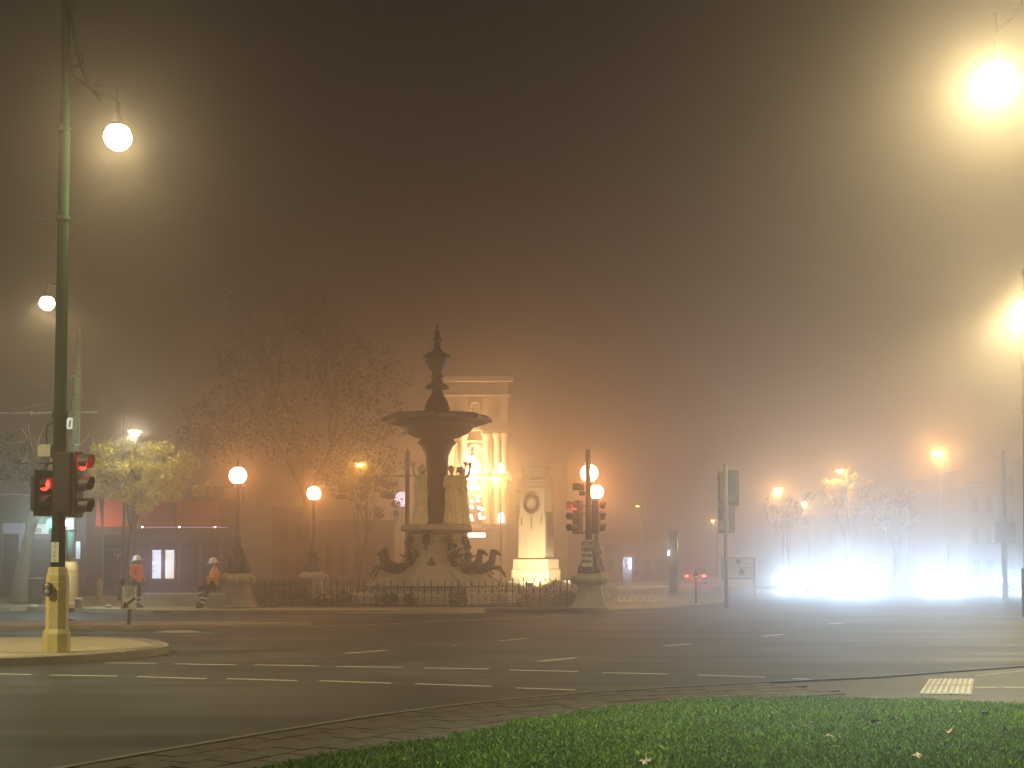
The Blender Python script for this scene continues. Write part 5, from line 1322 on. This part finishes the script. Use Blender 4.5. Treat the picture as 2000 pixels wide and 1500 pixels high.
tree('tree', 'hazy small tree right of the golden tree', base, 7.5, blobs_px(lst, 100, base, 1.3), M_leaf_b, 1500, .12, M_bark, .16, 0, 24, depth=4, trunk_h=.34, group='young trees along the far street')

# ------------------------------------------------------------------ hazy buildings
def block(label, px0, px1, py_top, Y, m, depth=14, rows=2, cols=5):
    x0, x1 = X(px0, Y), X(px1, Y); t = thing('building', label, 'building', ((x0 + x1) / 2, Y, 0)); hw = (x1 - x0) / 2; zt2 = Z(py_top, Y)
    bxo('wall', m, t, -hw, hw, 0, depth, 0, zt2, .03); bxo('parapet', m, t, -hw - .15, hw + .15, -.2, .3, zt2, zt2 + .35, .02)
    for r_ in range(rows):
        for c_ in range(cols):
            cx_ = -hw + (c_ + .5) * 2 * hw / cols; wd = hw / cols * .9; z0 = .6 + r_ * (zt2 - .6) / rows; z1 = z0 + (zt2 - .6) / rows * .62
            f_ = bxo('window', M_glass_d, t, cx_ - wd * .55, cx_ + wd * .55, -.05, -.01, z0 + .3, z1)
            bxo('sill', m, f_, cx_ - wd * .65, cx_ + wd * .65, -.18, -.052, z0 + .18, z0 + .29)
    return t
M_b1 = mat('brick building wall', (.16, .10, .07), .85, 0, .2, 1); M_b2 = mat('grey building wall', (.13, .12, .115), .85, 0, .2, 1)
block('hazy brick building behind the rear left globe lamp', 480, 600, 1000, 92, M_b1, rows=2, cols=4)
block('hazy brown building between the left lamps and the fountain', 600, 770, 1025, 98, M_b1, rows=1, cols=6)
block('faint tall dark building at the right behind the cars', 1893, 1946, 948, 92, M_b2, rows=3, cols=2)
block('faint wide building far behind the golden tree', 1560, 1760, 1010, 150, M_b2, rows=2, cols=8)
block('faint building behind the upper right lamp pole', 1955, 2100, 900, 105, M_b2, rows=3, cols=4)
block('low hazy building beyond the white fence', 1180, 1300, 1070, 120, M_b1, rows=1, cols=5)
gc = thing('gantry_pole', 'faint dark pole with a hanging box at the right edge', 'pole', (X(1962, 62), 62, 0))
bb = BM(); lathe(bb, [(.14, 0), (.12, Z(885, 62)), (.05, Z(880, 62))], 10); obj('pole_shaft', bb, M_iron, gc); bxo('box', M_iron, gc, -.5, .5, -.2, .2, Z(1060, 62), Z(1020, 62), .02)

# ------------------------------------------------------------------ cars with blazing headlights
M_head = glow_mat('headlight lens', (.86, .93, 1.0), 90)
def car_proto(paint, kind):
    t = thing('car', 'x', 'car', (0, 0, 0), 0, 'cars with headlights on facing the camera')
    W_, L_, H_ = .90, 4.4, 1.46        # front faces -y
    prof = [(-2.2, .30), (-2.22, .55), (-2.12, .72), (-1.3, .90), (-.75, .95), (.0, H_ - .04), (.6, H_), (1.35, H_ - .06), (1.95, 1.0), (2.18, .95), (2.2, .35), (2.1, .25), (-2.1, .25)]
    b = BM(); secs = []
    for x, sc, tk in ((-W_, .97, .0), (-W_ * .96, 1, .0), (W_ * .96, 1, .0), (W_, .97, .0)):
        row = []
        for (y, z) in prof:
            xx = x * (1 - max(0, (z - .95)) * .42)
            row.append(b.verts.new((xx, y * sc, z if abs(x) < W_ else min(z, z * .985 + .005))))
        secs.append(row)
    n = len(prof)
    for s in range(3):
        for i in range(n): b.faces.new((secs[s][i], secs[s][(i + 1) % n], secs[s + 1][(i + 1) % n], secs[s + 1][i]))
    b.faces.new(secs[0]); b.faces.new(secs[-1][::-1]); bmesh.ops.recalc_face_normals(b, faces=b.faces)
    obj('body', b, paint, t)
    b = BM(); v_ = [b.verts.new(q) for q in ((-.78, -.80, .965), (.78, -.80, .965), (.66, -.05, 1.42), (-.66, -.05, 1.42))]; b.faces.new(v_); bmesh.ops.solidify(b, geom=b.faces[:], thickness=.02); obj('windscreen', b, M_glass_d, t)
    for s in (-1, 1):
        b = BM(); v_ = [b.verts.new(q) for q in ((s * .885, -.55, .98), (s * .885, 1.5, .98), (s * .755, 1.1, 1.36), (s * .75, .05, 1.38))]; b.faces.new(v_ if s > 0 else v_[::-1]); bmesh.ops.solidify(b, geom=b.faces[:], thickness=.015); obj('side_window', b, M_glass_d, t)
        for y in (-1.4, 1.35):
            b = BM(); lathe(b, [(.18, -.1), (.31, -.1), (.33, -.07), (.33, .07), (.31, .1), (.18, .1)], 20, mtx=Matrix.Translation((s * .80, y, .33)) @ Matrix.Rotation(R(90), 4, 'Y')); w_ = obj('wheel', b, M_tyre, t)
            b = BM(); lathe(b, [(.2, -.11), (.17, -.115), (.03, -.112)], 12, mtx=Matrix.Translation((s * .80, y, .33)) @ Matrix.Rotation(R(90) * -s, 4, 'Y')); obj('rim', b, M_rim, w_)
        b = BM(); ball(b, (s * .98, -.55, 1.0), .1, 10, (1, .6, .7)); obj('mirror', b, paint, t)
        b = BM(); ball(b, (s * .68, -2.17, .68), .10, 12, (1.3, .5, .8)); obj('headlight', b, M_head, t)
        lamp('headlight_glow', t, (s * .68, -2.42, .68), (.42, .70, 1.0), 1, .09, 'SPOT', 150, .5, (R(90), 0, R(180)))
    bxo('grille', M_black, t, -.5, .5, -2.24, -2.19, .42, .60, .01); bxo('bumper', M_black, t, -.85, .85, -2.27, -2.15, .28, .40, .02); bxo('number_plate', M_white, t, -.19, .19, -2.29, -2.272, .31, .40)
    return t
CAR = [(1548, 82, R(4), 2600, 'leftmost car with blazing headlights, nearest the road sign boards', (.06, .07, .09)), (1662, 78, R(2), 4200, 'second car from the left, its headlights the widest glare', (.35, .36, .37)),
       (1848, 79, R(-4), 3600, 'third car from the left, headlights right of the dark gap', (.03, .03, .035)), (1982, 80, R(-6), 2400, 'rightmost car with headlights at the right edge', (.25, .05, .04))]
for i, (px, Y, rz, pw, lb, pc) in enumerate(CAR):
    c = car_proto(mat('car paint %d' % i, pc, .25, .3, .03, 2, coat=1.0), i)
    c.location = (X(px, Y), Y, .0); c.rotation_euler.z = -math.atan2(X(px, Y), Y) + rz * .5; c['label'] = lb
    for ch in c.children:
        if ch.type == 'LIGHT': ch.data.energy = pw * .26
    for s in (-1, 1):
        l_ = lamp('headlight_beam', c, (s * .68, -2.45, .68), (.42, .70, 1.0), pw * .60, .08, 'SPOT', 30, .9, (R(90 - 4), 0, R(180)))
        l_.rotation_euler = (R(-86), 0, 0)
        l_.rotation_euler = Vector((0, -1, -.05)).to_track_quat('-Z', 'Y').to_euler()
# tail lights far away
tl = car_proto(MATS['car paint 2'], 9); tl.location = (X(1352, 100), 100, 0); tl.rotation_euler.z = R(178); tl['label'] = 'distant car driving away, only its two red tail lights showing'; tl['group'] = 'distant cars'
for ch in list(tl.children):
    if ch.type == 'LIGHT': bpy.data.objects.remove(ch)
    elif ch.name.startswith('headlight'): ch.data = ch.data.copy(); ch.data.materials[0] = M_lens
for s in (-1, 1):
    b = BM(); ball(b, (s * .66, 2.2, .82), .11, 10, (1.5, .5, .7)); obj('tail_light', b, glow_mat('tail light', (1, .05, .03), 16), tl)
lamp('tail_glow', tl, (0, 2.6, .82), (1, .08, .04), 130, .1)

# unseen street lamps, inferred and added to light the lawn and near island
for x_, y_, pw, lb in ((-14.0, 16.0, 5000, 'added street lamp, out of view to the left of the near island'), (5.0, 9.0, 6000, 'added street lamp, out of view to the right of the lawn')):
    t = thing('street_lamp', lb, 'street lamp', (x_, y_, 0.08)); b = BM(); lathe(b, [(.2, 0), (.2, 1.5), (.12, 1.55), (.08, 9.6)], 10, (.0, -1.0, 0)); obj('pole_shaft', b, M_green, t)
    b = BM(); tube(b, [(0, -1, 9.5), (0, -.5, 9.6), (0, 0, 9.5), (0, 0, 9.2)], .03, 6); obj('lamp_arm', b, M_iron, t)
    b = BM(); lathe(b, [(.02, 9.3), (.12, 9.2), (.3, 8.98), (.31, 8.95)], 16); obj('lamp_shade', b, M_iron, t)
    b = BM(); lathe(b, [(.28, 8.94), (.2, 8.78), (.03, 8.7)], 16); obj('lamp_bowl', b, M_bowl, t)
    lamp('lamp_light', t, (0, 0, 8.6), WARM if x_ < 0 else (.92, 1, .78), pw, .16, 'SPOT', 160 if x_ < 0 else 84, .5)

# ------------------------------------------------------------------ fog
b = BM(); box(b, -270, 270, -70, 370, -1.6, 22.4)
m = bpy.data.materials.new('fog'); m.use_nodes = True; N = m.node_tree.nodes; N.remove(N['Principled BSDF'])
pv = []
for dens, g in ((0.0068, 0.88), (0.0026, 0.20)):       # droplets: a strong forward lobe and a broad one, even density
    v = N.new('ShaderNodeVolumePrincipled'); v.inputs['Color'].default_value = (.97, .85, .79, 1); v.inputs['Density'].default_value = dens; v.inputs['Anisotropy'].default_value = g; pv.append(v)
ad = N.new('ShaderNodeAddShader'); L = m.node_tree.links
L.new(pv[0].outputs[0], ad.inputs[0]); L.new(pv[1].outputs[0], ad.inputs[1]); L.new(ad.outputs[0], N['Material Output'].inputs['Volume'])
tag(obj('haze', b, m), None, None, None, 'stuff')
